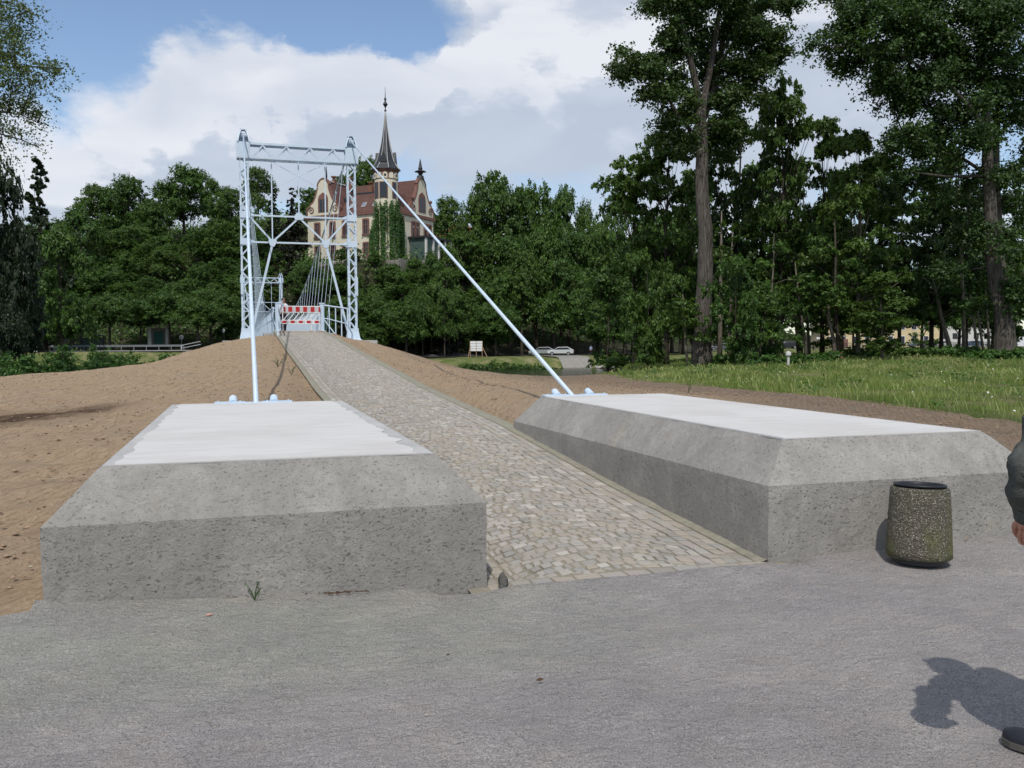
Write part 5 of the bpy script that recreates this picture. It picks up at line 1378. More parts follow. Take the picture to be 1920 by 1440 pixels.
# ------------------------------------------------------------------ villa on the hill
VU = empty('hilltop_villa', (0, 0, 0), 'cream villa with round turret, tall slate spire and curved gables on the hill', 'villa')
KP = at(738, 480, 158); ZB_ = 16.4; VU.location = (KP.x, KP.y, 0); 
vdir = RT*.454+Vector((FW.x, FW.y, 0))*.891; VU.rotation_euler.z = math.atan2(vdir.y, vdir.x)
def vp(name, mb, mat, parent=None, **k): return mb.build(name, mat, parent or VU, **k)
def villa():
    LX, LY, ZE = 13.3, 19.2, 26.0
    w = vp('wall', MB().box((LX/2, LY/2, (ZB_-3+ZE)/2), (LX, LY, ZE-ZB_+3)), 'villa_render')
    co_ = MB(); co_.box((LX/2, -.15, ZE-.15), (LX+.7, .35, .5)); co_.box((-.15, LY/2, ZE-.15), (.35, LY+.7, .5)); vp('cornice', co_, 'brown_stone')
    vp('plinth', MB().box((LX/2, LY/2, ZB_+.5), (LX+.3, LY+.3, 1.0)), 'grey_stone')
    def window(face, c, z, wd, h, arch=False, mull=1):
        # face 'L': wall X=0 facing -X, coordinate along Y ; 'R': wall Y=0 facing -Y along X
        ux, un = ((0, 1, 0), (-1, 0, 0)) if face == 'L' else ((1, 0, 0), (0, -1, 0))
        o = Vector((0, c, z)) if face == 'L' else Vector((c, 0, z)); ux = Vector(ux); un = Vector(un); uz = Vector((0, 0, 1))
        fr = MB(); t = .16
        for s in (-1, 1): fr.prism([(s*wd/2-t, 0), (s*wd/2+t, 0), (s*wd/2+t, h), (s*wd/2-t, h)], o-un*.05, ux, uz, un, .20)
        fr.prism([(-wd/2-t, h), (wd/2+t, h), (wd/2+t*.6, h+.28), (0, h+(.75 if arch else .34)), (-wd/2-t*.6, h+.28)], o-un*.05, ux, uz, un, .22)
        fr.prism([(-wd/2-t*1.6, -.22), (wd/2+t*1.6, -.22), (wd/2+t*1.6, 0), (-wd/2-t*1.6, 0)], o-un*.05, ux, uz, un, .3)
        f = vp('window', fr, 'brown_stone')
        vp('pane', MB().prism([(-wd/2+.1, 0), (wd/2-.1, 0), (wd/2-.1, h), (-wd/2+.1, h)], o, ux, uz, un, .05), 'window_glass', f)
        m_ = MB()
        for k in range(1, mull+1):
            x = -wd/2+wd*k/(mull+1); m_.prism([(x-.06, 0), (x+.06, 0), (x+.06, h), (x-.06, h)], o, ux, uz, un, .10)
        m_.prism([(-wd/2, h*.68), (wd/2, h*.68), (wd/2, h*.68+.1), (-wd/2, h*.68+.1)], o, ux, uz, un, .09)
        vp('glazing_bar', m_, 'brown_stone' if face == 'L' else 'villa_render', f)
    for y, wd in ((5.9, 1.15), (10.5, 1.1), (13.4, 1.1), (16.9, 1.1)): window('L', y, 22.1, wd, 2.5)
    for y in (5.9, 10.5, 13.4, 16.9): window('L', y, 18.2, 1.15, 2.2)
    for x in (6.3, 7.7, 10.5, 11.9): window('R', x, 22.0, 1.0, 2.5, mull=0)
    window('R', 2.6, 22.4, 1.1, 2.6)
    # gables
    def gable(face, c, hw, z0, hh, win):
        prof = [(1.0, 0), (1.0, .09), (1.02, .16), (.95, .23), (.82, .26), (.80, .32), (.66, .36), (.56, .44), (.46, .56), (.37, .70), (.33, .80), (.35, .83), (.28, .90), (.2, .95), (.1, .985), (0, 1.0)]
        pl = [(x*hw, y*hh) for x, y in prof]+[(-x*hw, y*hh) for x, y in prof[::-1][1:]]
        ux, un = ((0, 1, 0), (-1, 0, 0)) if face == 'L' else ((1, 0, 0), (0, -1, 0))
        o = Vector((0, c, z0)) if face == 'L' else Vector((c, 0, z0)); ux = Vector(ux); un = Vector(un); uz = Vector((0, 0, 1))
        g = vp('gable', MB().prism(pl, o-un*.35, ux, uz, un, .55), 'villa_render')
        tr = MB()
        for i in range(len(pl)-1):
            a, b = o+ux*pl[i][0]+uz*pl[i][1], o+ux*pl[i+1][0]+uz*pl[i+1][1]
            if (a-b).length > .05: tr.bar(a-un*.08, b-un*.08, .62 if False else .30, .66, up=tuple(un))
        vp('gable_trim', tr, 'brown_stone', g)
        for s in (-1, 1):
            vo = MB()
            pts = []
            for k in range(15):
                t = k/14*math.pi*3.0; r_ = hw*.20*(1-k/17); pts.append(o+ux*(s*(hw*.74+r_*math.cos(t)))+uz*(hh*.14+r_*math.sin(t))+un*.22)
            vo.tube(pts, .11, 6); vp('volute', vo, 'brown_stone', g)
        fr = MB(); wd, wh = hw*.48, hh*.38
        arch = [(-wd/2-.25, 0), (wd/2+.25, 0), (wd/2+.25, wh*.95), (wd/2, wh*1.2), (0, wh*1.42), (-wd/2, wh*1.2), (-wd/2-.25, wh*.95)]
        wz = hh*.08
        vp('window_surround', MB().prism([(a, b+wz) for a, b in arch], o, ux, uz, un, .28), 'brown_stone', g)
        if win == 2:
            pn = MB()
            for s in (-1, 1): pn.prism([(s*wd*.27-wd*.19, .1+wz), (s*wd*.27+wd*.19, .1+wz), (s*wd*.27+wd*.19, wh+wz), (s*wd*.27-wd*.19, wh+wz)], o+un*.28, ux, uz, un, .03)
            vp('pane', pn, 'window_glass', g)
        else:
            vp('pane', MB().prism([(-wd*.45, .1+wz), (wd*.45, .1+wz), (wd*.45, wh*.92+wz), (-wd*.45, wh*.92+wz)], o+un*.28, ux, uz, un, .03), 'window_glass', g)
            vp('glazing_bar', MB().prism([(-.06, .1+wz), (.06, .1+wz), (.06, wh*.92+wz), (-.06, wh*.92+wz)], o+un*.31, ux, uz, un, .03), 'brown_stone', g)
        tp = o+uz*(hh)-un*.08
        return g, tp
    g1, t1 = gable('L', 15.35, 3.75, ZE+.15, 6.7, 1)
    g2, t2 = gable('R', 9.1, 3.95, ZE+.15, 6.9, 2)
    vp('gable_finial', MB().lathe([(.75, -.2), (.6, .4), (.3, .55), (.45, .8), (.5, 1.0), (1.15, 1.15), (.9, 1.3), (.35, 1.5), (.42, 1.75), (.3, 2.2), (.06, 3.5)], tuple(t2), 8), 'slate', g2)
    vp('gable_finial', MB().lathe([(.12, -.2), (.2, .4), (.05, 2.2)], tuple(t1-Vector((0, .6, 0))), 6), 'slate', g1)
    for s in (-1, 1): vp('knob', MB().sphere((9.1+s*3.1, -.15, ZE+3.0), .32, 8, 6), 'brown_stone', g2)
    # roofs
    r1 = MB(); y0, y1, zr = 11.4, 19.4, 32.5
    r1.add([(-.1, y0, ZE), (LX, y0, ZE), (LX, 15.35, zr), (-.1, 15.35, zr), (-.1, y1, ZE), (LX, y1, ZE)], [(0, 1, 2, 3), (3, 2, 5, 4), (0, 3, 4), (1, 5, 2), (0, 4, 5, 1)])
    vp('roof', r1, 'roof_tile')
    r2 = MB(); r2.add([(4.9, 0, ZE), (4.9, 15.35, ZE), (9.1, 15.35, 32.8), (9.1, 0, 32.8), (13.4, 0, ZE), (13.4, 15.35, ZE)], [(0, 3, 2, 1), (3, 4, 5, 2), (0, 4, 3), (1, 2, 5), (0, 1, 5, 4)])
    vp('roof', r2, 'roof_tile')
    r3 = MB(); r3.add([(-.35, -.3, ZE), (-.35, 11.6, ZE), (3.0, 11.6, 29.9), (3.0, 2.2, 29.9), (5.2, -.3, ZE), (6.8, 11.6, 29.9), (6.8, 2.2, 29.9)], [(0, 3, 2, 1), (0, 4, 6, 3), (3, 6, 5, 2), (0, 1, 5, 4)])
    vp('roof', r3, 'roof_tile')
    vp('roof_kerb', MB().box((3.05, 7, 30.0), (.25, 9.5, .35)), 'dark_metal')
    vp('ridge_flashing', MB().box((5.5, 15.35, zr+.08), (10, .5, .22)), 'lead_white')
    sl_ = Matrix.Rotation(-math.atan2(3.9, 3.35), 3, 'Y')
    for y, x in ((4.5, .9), (6.9, .9), (9.6, .9)):
        s_ = vp('skylight', MB().box((x, y, ZE+1.45+.12), (1.15, .8, .12), M=sl_), 'lead_white'); vp('pane', MB().box((x-.03, y, ZE+1.45+.2), (.95, .62, .06), M=sl_), 'sky_glass', s_)
    s_ = vp('skylight', MB().box((4.0, 12.9, 29.0), (1.5, 1.4, .15), M=Matrix.Rotation(math.atan2(6.5, 3.95), 3, 'X')), 'dark_metal')
    for x, y, z, h, w_, cap in ((4.6, 6.1, 29.9, 1.9, 1.0, 1), (3.2, 15.5, 31.6, 1.4, .8, 0), (7.5, 14.8, 31.8, 1.6, .9, 0), (6, 9, 30, 1.8, .8, 0)):
        c = vp('chimney', MB().box((x, y, z+h/2), (w_, w_, h)), 'worn_white' if cap else 'brick_red')
        if cap: vp('chimney_stack', MB().box((x, y, z+h+.55), (w_*.8, w_*.8, 1.1)), 'brick_red', c)
        top = z+h+(1.1 if cap else 0); vp('chimney_cap', MB().lathe([(.25, 0), (.3, .5), (.55, .62), (.55, .8)], (x, y, top), 8), 'lead_white' if cap else 'brick_red', c)
    # turret with spire
    tc = (-.1, 1.35); tr_ = 2.05; ZT = 33.0
    t = vp('turret', MB().lathe([(tr_, ZB_-3), (tr_, ZT)], (*tc, 0), 28), 'villa_render', smooth=False)
    vp('turret_frieze', MB().lathe([(tr_, -1.75), (tr_+.10, -1.7), (tr_+.10, -1.6), (tr_+.02, -1.55), (tr_+.02, -.35), (tr_+.22, -.3), (tr_+.35, 0), (tr_, .02)], (*tc, ZT), 28, cap=False), 'brown_stone', t)
    for k in range(12):
        a = 2*math.pi*k/12; c = Vector((tc[0]+math.cos(a)*(tr_+.02), tc[1]+math.sin(a)*(tr_+.02), ZT-1.15))
        n_ = Vector((math.cos(a), math.sin(a), 0)); u_ = Vector((-math.sin(a), math.cos(a), 0))
        vp('arch_panel', MB().prism([(-.42, -.5), (.42, -.5), (.42, .15), (.30, .45), (0, .6), (-.30, .45), (-.42, .15)], c-n_*.05, u_, (0, 0, 1), n_, .12), 'villa_render', t)
        if k % 2: vp('porthole', MB().prism([(.25*math.cos(q*.785), .25*math.sin(q*.785)) for q in range(8)], c+n_*.06, u_, (0, 0, 1), n_, .04), 'window_glass', t)
    for a, w_ in ((R(202), .62), (R(258), .35), (R(160), .4)):
        for z, h in ((28.0, 2.6), (22.3, 2.4)):
            n_ = Vector((math.cos(a), math.sin(a), 0)); u_ = Vector((-math.sin(a), math.cos(a), 0)); c = Vector((*tc, z))+n_*(tr_-.08)
            f = vp('window', MB().prism([(-w_-.12, -.12), (w_+.12, -.12), (w_+.12, h+.12), (-w_-.12, h+.12)], c, u_, (0, 0, 1), n_, .14), 'brown_stone', None)
            vp('pane', MB().prism([(-w_, 0), (w_, 0), (w_, h), (-w_, h)], c+n_*.12, u_, (0, 0, 1), n_, .05), 'window_glass', f)
    prof = [(2.65, 0), (2.62, .12), (2.15, .7), (1.65, 1.5), (1.38, 2.3), (1.15, 3.1), (.88, 4.3), (.65, 5.6), (.46, 6.9), (.28, 8.2), (.17, 9.6), (.08, 10.3)]
    s_ = vp('spire', MB().lathe(prof, (*tc, ZT), 8), 'slate')
    rb = MB()
    for k in range(8):
        a = 2*math.pi*k/8; rb.tube([(tc[0]+r_*math.cos(a), tc[1]+r_*math.sin(a), ZT+z+.02) for r_, z in prof], .05, 4)
    vp('spire_rib', rb, 'lead_white', s_)
    for k in range(4):
        a = R(20)+math.pi/2*k; n_ = Vector((math.cos(a), math.sin(a), 0)); u_ = Vector((-math.sin(a), math.cos(a), 0)); c = Vector((*tc, ZT+1.2))+n_*1.3
        d = vp('dormer', MB().prism([(-.7, 0), (.7, 0), (0, 1.9)], c, u_, (0, 0, 1), n_, .55), 'slate', s_)
    vp('finial', MB().lathe([(.08, 10.2), (.24, 10.45), (.08, 10.7), (.1, 11.0), (.45, 11.55), (.30, 11.8), (.12, 12.1), (.22, 12.5), (.08, 12.8), (.05, 13.4), (.02, 14.6)], (*tc, ZT), 8), 'slate', s_)
    vp('drainpipe', MB().tube([(1.9+.6, -.12, ZE-.4), (2.5, -.12, ZB_)], .08, 6), 'lead_white')
    # glazed veranda below the right facade
    v = vp('veranda_roof', MB().box((9.2, -1.9, 21.6), (9.4, 4.2, .35)), 'dark_metal')
    vp('veranda_floor', MB().box((9.2, -1.9, 17.1), (9.4, 4.2, .6)), 'grey_stone')
    for x in (4.9, 7.3, 9.2, 11.4, 13.5): vp('column', MB().box((x, -3.7, 19.4), (.35, .35, 4.1)), 'worn_white')
    for x in (6.1, 8.25): vp('glass_panel', MB().box((x, -3.6, 19.4), (1.9, .06, 4.0)), 'teal_glass')
    vp('glass_panel', MB().box((4.95, -1.9, 19.4), (.06, 3.4, 4.0)), 'teal_glass')
    vp('terrace_wall', MB().box((6, -3.9, 15.6), (20, .5, 2.6)), 'grey_stone')
    vp('terrace_wall', MB().box((-4.0, 8, 15.6), (.5, 24, 2.2)), 'grey_stone')
villa()
def ivy():
    M = VU.matrix_basis.copy(); rz = VU.rotation_euler.z; PP = []; NN = []; tt = []
    n = 10000; tc = (-.1, 1.35)
    a = rng.uniform(R(150), R(290), n); z = rng.uniform(16.6, 27.4, n)
    colm = np.sin(a*11+.8)*.6+np.sin(a*27)*.45+rng.normal(size=n)*.28+(z-22)*.04
    keep = (colm > -.1) & (z < 26.9+np.sin(a*14)*.7)
    a, z = a[keep], z[keep]; r_ = 2.2+rng.random(len(a))*.55
    PP.append(np.c_[tc[0]+np.cos(a)*r_, tc[1]+np.sin(a)*r_, z]); NN.append(unit(np.c_[np.cos(a), np.sin(a), np.full(len(a), .4)]+rng.normal(size=(len(a), 3))*.5))
    n = 4500; y = rng.uniform(3.2, 4.9, n); z = rng.uniform(16.6, 26, n); k = z < 25.6-(y-3.2)*2.6+rng.normal(size=n)*.8; y, z = y[k], z[k]
    PP.append(np.c_[np.full(len(y), -.25)-rng.random(len(y))*.35, y, z]); NN.append(unit(np.array([[-1, 0, .4]])+rng.normal(size=(len(y), 3))*.5))
    n = 3500; x = rng.uniform(1.6, 2.8, n); z = rng.uniform(17, 26, n); k = z < 25.8-(x-1.6)*1.5
    x, z = x[k], z[k]; PP.append(np.c_[x, -.25-rng.random(len(x))*.35, z]); NN.append(unit(np.array([[0, -1, .4]])+rng.normal(size=(len(x), 3))*.5))
    P = np.concatenate(PP); N_ = np.concatenate(NN)
    o = bpy.data.objects.new('climbing_ivy', leaf_mesh('climbing_ivy', P, N_, .30, .45+rng.normal(size=len(P))*.2, 'leaf_bush')); C.objects.link(o)
    o.location = VU.location; o.rotation_euler = VU.rotation_euler; tag(o, 'green climber hanging in strands over the turret of the hilltop villa', 'climbing plant')
ivy()
# neighbouring house, orange roof right of the villa
e = empty('house', at(842, 447, 188), 'house with an orange tiled roof showing between trees right of the villa', 'house')
MB().box((0, 0, -2.2), (9, 8, 4)).build('wall', 'cream_render', e)
MB().add([(-5, -4.4, -.3), (5, -4.4, -.3), (5, 4.4, -.3), (-5, 4.4, -.3), (-4.6, 0, 2.6), (4.6, 0, 2.6)], [(0, 1, 5, 4), (1, 2, 5), (2, 3, 4, 5), (3, 0, 4), (0, 3, 2, 1)]).build('roof', 'orange_tile', e)

# ------------------------------------------------------------------ far bank furniture
def gp(px, d): q = at(px, 660, d); q.z = hz(q.x, q.y)+.1; return q
def notice_board():
    p = gp(893, 136); e = empty('notice_board', p, 'white board of eight panels on wooden legs on the far bank', 'notice board', rz=-.25)
    MB().box((0, 0, 1.65), (1.95, .06, 1.55)).build('back_board', 'timber', e)
    for i in range(2):
        for j in range(4): MB().box((-.47+.94*i, -.045, 1.08+j*.385), (.86, .02, .33)).build('panel', 'white_paint', e)
    for x in (-.9, 0, .9): MB().box((x, .05, .45), (.09, .09, 1.1)).build('leg', 'timber', e)
    for x, q in ((-.9, -.3), (.9, .75)): MB().bar((x, -.05, 1.6), (x+q, -.7, 0), .08).build('brace', 'timber', e)
notice_board()
def car(px, d, rz, paint, label, van=False):
    p = gp(px, d); e = empty('parked_car', p, label, 'car', 'cars parked on the far bank', rz)
    L_, Wd = 4.4, 1.75; h = 1.9 if van else 1.5
    if van: pr_ = [(-2.2, .35), (2.2, .35), (2.25, .9), (1.75, 1.1), (1.2, 1.85), (-2.1, 1.9), (-2.25, 1.0)]
    else: pr_ = [(-2.2, .35), (2.2, .35), (2.25, .7), (2.1, .85), (1.15, .98), (.45, 1.45), (-1.2, 1.5), (-1.95, 1.1), (-2.25, .95)]
    b = MB().prism(pr_, (0, -Wd/2, 0), (1, 0, 0), (0, 0, 1), (0, 1, 0), Wd).build('body', paint, e, bevel=.08)
    win = [(-1.75, 1.05), (1.0, 1.02), (.40, 1.38), (-1.15, 1.42)] if not van else [(-1.9, 1.15), (1.5, 1.15), (1.1, 1.7), (-1.9, 1.75)]
    for s in (-1, 1):
        MB().prism(win, (0, s*(Wd/2+.005)-(.01 if s > 0 else 0), 0), (1, 0, 0), (0, 0, 1), (0, 1, 0), .015).build('side_window', 'window_glass', e)
        for x in (-1.35, 1.4):
            w_ = MB().tube([(x, s*(Wd/2-.18), .33), (x, s*(Wd/2+.02), .33)], .33, 16).build('wheel', 'tyre', e)
            MB().tube([(x, s*(Wd/2+.02), .33), (x, s*(Wd/2+.035), .33)], .2, 12).build('rim', 'rim_metal', w_)
        MB().box((2.2, s*.62, .72), (.1, .32, .16)).build('headlight', 'lamp_glass', e); MB().box((-2.24, s*.62, .85), (.06, .25, .2)).build('tail_light', 'red_paint', e)
    MB().prism([(1.16, 1.0), (1.16, 1.0), (.47, 1.42), (.47, 1.44), (1.2, 1.02)] if not van else [(1.7, 1.12), (1.2, 1.75), (1.24, 1.77), (1.76, 1.14)], (0, -.75, 0), (1, 0, 0), (0, 0, 1), (0, 1, 0), 1.5).build('windscreen', 'window_glass', e)
car(1016, 153, 2.75, 'car_silver', 'silver grey hatchback parked under the trees, behind the back stay')
car(1051, 151, 2.75, 'car_white', 'white car parked beside the silver hatchback under the dark trees')
car(1652, 196, 2.85, 'car_black', 'black car parked in front of the cream building')
car(1722, 200, 2.85, 'car_grey', 'grey car right of the cream building, leftmost of the parked row'); car(1762, 200, 2.85, 'car_white', 'pale car in the row behind the far fence', van=False)
car(1822, 202, 2.85, 'car_blue', 'dark blue car seen between the slim trunks'); car(1868, 202, 2.85, 'car_silver', 'silver car just left of the right hand poplar trunk'); car(1350, 182, 2.8, 'car_grey', 'grey car glimpsed behind the big poplar')
car(1476, 186, 2.8, 'car_black', 'dark car behind the leaning pale trunk')
def lamp(px, d, h, label, heads=1):
    p = gp(px, d); e = empty('street_lamp', p, label, 'street lamp', 'street lamps on the far bank')
    MB().tube([(0, 0, 0), (0, 0, .5), (0, 0, h)], [.10, .07, .05], 8).build('pole', 'dark_metal', e)
    for s in ((0,) if heads == 1 else (-.45, .45)):
        if s: MB().bar((0, 0, h-.1), (s, 0, h-.02), .05).build('arm', 'dark_metal', e)
        MB().lathe([(.08, 0), (.17, .1), (.22, .4), (.12, .5), (.02, .58)], (s, 0, h), 8).build('lamp_head', 'lamp_glass', e)
lamp(860, 146, 4.2, 'single street lamp left of the notice board'); lamp(153, 133, 4.6, 'double headed street lamp among the trees at the left', 2)
lamp(756, 142, 3.4, 'double headed lamp below the villa slope', 2); lamp(420, 129, 2.6, 'lantern beside the left foot of the bridge tower'); lamp(1765, 178, 3.6, 'thin lamp post behind the right grove')
lamp(563, 135, 3.6, 'lamp just visible over the striped barrier')
def sign():
    p = gp(341, 131); e = empty('round_sign', p, 'round traffic sign seen from behind on a grey post by the guard rail', 'road sign')
    MB().tube([(0, 0, 0), (0, 0, 2.3)], .04, 8).build('post', 'galvanised', e)
    MB().tube([(0, -.02, 2.0), (0, .02, 2.0)], .33, 20).build('sign_disc', 'galvanised', e)
    p = gp(1534, 170); e = empty('white_sign', p, 'small white rectangular sign on a post beyond the grove', 'road sign')
    MB().tube([(0, 0, 0), (0, 0, 2.2)], .04, 8).build('post', 'galvanised', e); MB().box((0, 0, 2.1), (.75, .04, .4)).build('sign_plate', 'white_paint', e)
sign()
def guard():
    a, b = gp(40, 126.5), gp(345, 126.5); e = empty('guard_rail', a, 'long grey guard rail along the riverside road at the left', 'guard rail'); L = (b-a)
    n = 13
    MB().bar((0, 0, .75), L+Vector((0, 0, .75)), .05, .28).build('rail', 'galvanised', e)
    for i in range(n+1): MB().box(L*(i/n)+Vector((0, 0, .35)), (.1, .08, .8)).build('guard_post', 'galvanised', e)
    w = empty('retaining_wall', a, 'low stone wall below the guard rail at the left', 'wall')
    MB().bar((0, -.6, -.55), L+Vector((2, -.6, -.55)), .5, 1.1).build('wall_face', 'grey_stone', w); MB().bar((0, -.62, .05), L+Vector((2, -.62, .05)), .62, .12).build('coping', 'smooth_concrete', w)
    c, d = gp(340, 122), gp(376, 118); e = empty('handrail', c, 'slanting white handrail beside the round sign', 'railing'); L = d-c+Vector((0, 0, .5))
    for h in (.35, .75): MB().tube([Vector((0, 0, h)), L+Vector((0, 0, h))], .04, 6).build('rail', 'white_paint', e)
    MB().tube([(0, 0, 0), (0, 0, .8)], .04, 6).build('post', 'white_paint', e)
guard()
def gatehouse():
    p = gp(298, 136); e = empty('garden_gate', p, 'green door in a pale walled gateway beneath the left trees', 'gate')
    MB().box((0, .1, 1.35), (3.0, .3, 2.7)).build('gateway_wall', 'grey_stone', e)
    for s in (-1, 1):
        q = MB().box((s*1.25, -.15, 1.4), (.5, .6, 2.8)).build('pillar', 'worn_white', e); MB().box((s*1.25, -.15, 2.87), (.66, .72, .14)).build('pillar_cap', 'worn_white', q)
    d = MB().box((0, -.09, 1.1), (1.3, .1, 2.2)).build('door', 'green_paint', e); MB().box((.5, -.16, 1.1), (.06, .05, .14)).build('handle', 'dark_metal', d)
    p = gp(172, 133); e = empty('bus_shelter', p, 'dark shelter with a flat arched roof behind the bushes at the left', 'shelter')
    MB().prism([(-2.1, 0), (2.1, 0), (1.6, .22), (0, .35), (-1.6, .22)], (0, -1, 2.2), (1, 0, 0), (0, 0, 1), (0, 1, 0), 2).build('roof', 'galvanised', e)
    for x in (-1.8, 1.8):
        for y in (-.8, .8): MB().box((x, y, 1.1), (.1, .1, 2.2)).build('post', 'dark_metal', e)
    MB().box((0, .8, 1.2), (3.4, .04, 1.6)).build('back_panel', 'teal_glass', e)
    p = gp(75, 136); e = empty('outbuilding', p, 'low grey building in deep shade at the far left', 'building')
    MB().box((0, 0, 1.5), (8, 4, 3)).build('wall', 'grey_stone', e); MB().box((0, 0, 3.1), (8.6, 4.6, .25)).build('roof', 'slate', e)
    for x in (-2, 1): MB().box((x, -2.02, 1.6), (1.1, .06, 1.0)).build('window', 'window_glass', e)
gatehouse()
def cream_building():
    p = at(1655, 655, 222); e = empty('cream_building', (p.x, p.y, 1.0), 'long cream building with a row of windows seen through the grove', 'building', rz=-.24)
    MB().box((0, 4, 4), (30, 8, 8)).build('wall', 'cream_render', e)
    MB().add([(-15.5, -.4, 8), (15.5, -.4, 8), (15.5, 8.4, 8), (-15.5, 8.4, 8), (-13, 4, 11), (13, 4, 11)], [(0, 1, 5, 4), (1, 2, 5), (2, 3, 4, 5), (3, 0, 4), (0, 3, 2, 1)]).build('roof', 'roof_tile', e)
    for x in range(-13, 14, 3):
        for z in (2.0, 5.4):
            f = MB().box((x, -.03, z), (1.3, .1, 1.9)).build('window', 'white_paint', e); MB().box((x, -.09, z), (1.05, .04, 1.65)).build('pane', 'window_glass', f)
    MB().box((-9.6, -.1, 1.1), (1.4, .1, 2.2)).build('door', 'brown_stone', e)
    p = at(1830, 655, 240); e = empty('pale_building', (p.x, p.y, 1.0), 'pale grey building behind the three close stems', 'building', rz=-.2)
    MB().box((0, 4, 3), (22, 8, 6)).build('wall', 'worn_white', e); MB().box((0, 4, 6.1), (22.6, 8.6, .3)).build('roof', 'slate', e)
    for x in range(-9, 10, 3): MB().box((x, -.03, 3), (1.4, .1, 1.5)).build('window', 'window_glass', e)
    p = at(1912, 655, 150); q = gp(1912, 150); e = empty('white_hoarding', q, 'white hoarding with a dark frame at the right edge', 'sign')
    MB().box((0, 0, 1.9), (2.2, .06, 1.6)).build('panel', 'white_paint', e)
    for x in (-1.05, 1.05): MB().box((x, 0, 1.3), (.1, .1, 2.8)).build('post', 'dark_metal', e)
cream_building()
def fence():
    a, b = gp(1560, 176), gp(1935, 182); e = empty('mesh_fence', a, 'dark wire fence before the parked cars at the right', 'fence'); L = b-a; n = 20
    for h in (.15, .6, 1.1): MB().tube([Vector((0, 0, h)), L+Vector((0, 0, h))], .03, 5).build('rail', 'dark_metal', e)
    for i in range(n+1): MB().box(L*(i/n)+Vector((0, 0, .55)), (.07, .07, 1.2)).build('fence_post', 'dark_metal', e)
    bl = MB()
    for i in range(260): bl.box(L*(i/260)+Vector((0, 0, .6)), (.03, .03, 1.0))
    tag(bl.build('fence_bar', 'dark_metal', e), kind='stuff')
    # white beam lying along the far bank
    p = at(1642, 684.5, 118); q = at(1775, 681, 118); e = thing('quay_beam', MB().bar((0, 0, 0), q-p, .5, .32), 'worn_white', 'long white concrete beam along the far river edge at the right', 'beam'); e.location = p
    for i in range(26):
        x = random.choice([random.uniform(1590, 1640), random.uniform(1120, 1200), random.uniform(1720, 1760)]); s = random.uniform(.25, .55)
        r_ = at(x, 686, 118); rock(r_.x, r_.y, s, 'stone_white' if random.random() < .4 else 'grey_stone', 'rough stone of the rubble edging along the far waterline', z=-1.2)['group'] = 'stones at the far waterline'
fence()
def rubble_heap():
    p = Vector((-2.0, 46.5, 0)); mb = MB(); n = 16; vs = []; fs = []
    for i in range(n+1):
        for j in range(9):
            u = i/n*2-1; v = j/8*2-1; h = max(0, 1-abs(u)**1.6)*max(0, 1-v*v)
            x = -2.2+u*3.0; y = 46.2+v*1.6; zz = 1.0*h+.8*h*max(0, u*.6+.3)+hz(x, y)*.6+.1+noise.noise(Vector((x*2, y*2, 0)))*.22
            vs.append((x, y, zz))
    for i in range(n):
        for j in range(8): fs.append((i*9+j, i*9+j+1, (i+1)*9+j+1, (i+1)*9+j))
    thing('rubble_heap', MB().add(vs, fs), 'rubble', 'heap of dark grey rubble behind the soil bank left of the tower', 'rubble')
rubble_heap()
def stump():
    p = at(1568, 690, 48.8); z = hz(p.x, p.y); o = thing('tree_stump', MB().lathe([(.42, 0), (.34, .2), (.30, .42), (.02, .44)], (0, 0, 0), 10), 'brown_stone', 'reddish cut stump at the foot of the forked trunks', 'stump'); o.location = (p.x, p.y, z-.05)
    p = at(1478, 690, 44); z = hz(p.x, p.y); o = thing('hydrant_cap', MB().lathe([(.06, 0), (.06, .5), (.14, .52), (.13, .66), (.03, .72)], (0, 0, 0), 10), 'lead_white', 'small pale yellow marker post cap in the weeds right of the poplar', 'marker post'); o.location = (p.x, p.y, z)
stump()

# ------------------------------------------------------------------ people
def skinned(name, verts, edges, rad, mat, parent=None, root=0, sub=2):
    me = bpy.data.meshes.new(name); me.from_pydata([tuple(v) for v in verts], edges, []); me.update()
    o = bpy.data.objects.new(name, me); C.objects.link(o)
    m_ = o.modifiers.new('skin', 'SKIN'); m_.use_smooth_shade = True
    lay = me.skin_vertices[0] if me.skin_vertices else None
    if lay is None:
        bm = bmesh.new(); bm.from_mesh(me); bm.verts.layers.skin.verify(); bm.to_mesh(me); bm.free(); lay = me.skin_vertices[0]
    for i, r_ in enumerate(rad):
        r_ = r_ if isinstance(r_, tuple) else (r_, r_); lay.data[i].radius = r_; lay.data[i].use_root = (i == root)
    s_ = o.modifiers.new('sub', 'SUBSURF'); s_.levels = sub; s_.render_levels = sub
    me.materials.append(MAT[mat])
    dg = bpy.context.evaluated_depsgraph_get(); dg.update(); ev = o.evaluated_get(dg); me2 = bpy.data.meshes.new_from_object(ev)
    o.modifiers.clear(); o.data = me2; bpy.data.meshes.remove(me)
    me2.polygons.foreach_set('use_smooth', [True]*len(me2.polygons))
    if parent: o.parent = parent
    return o
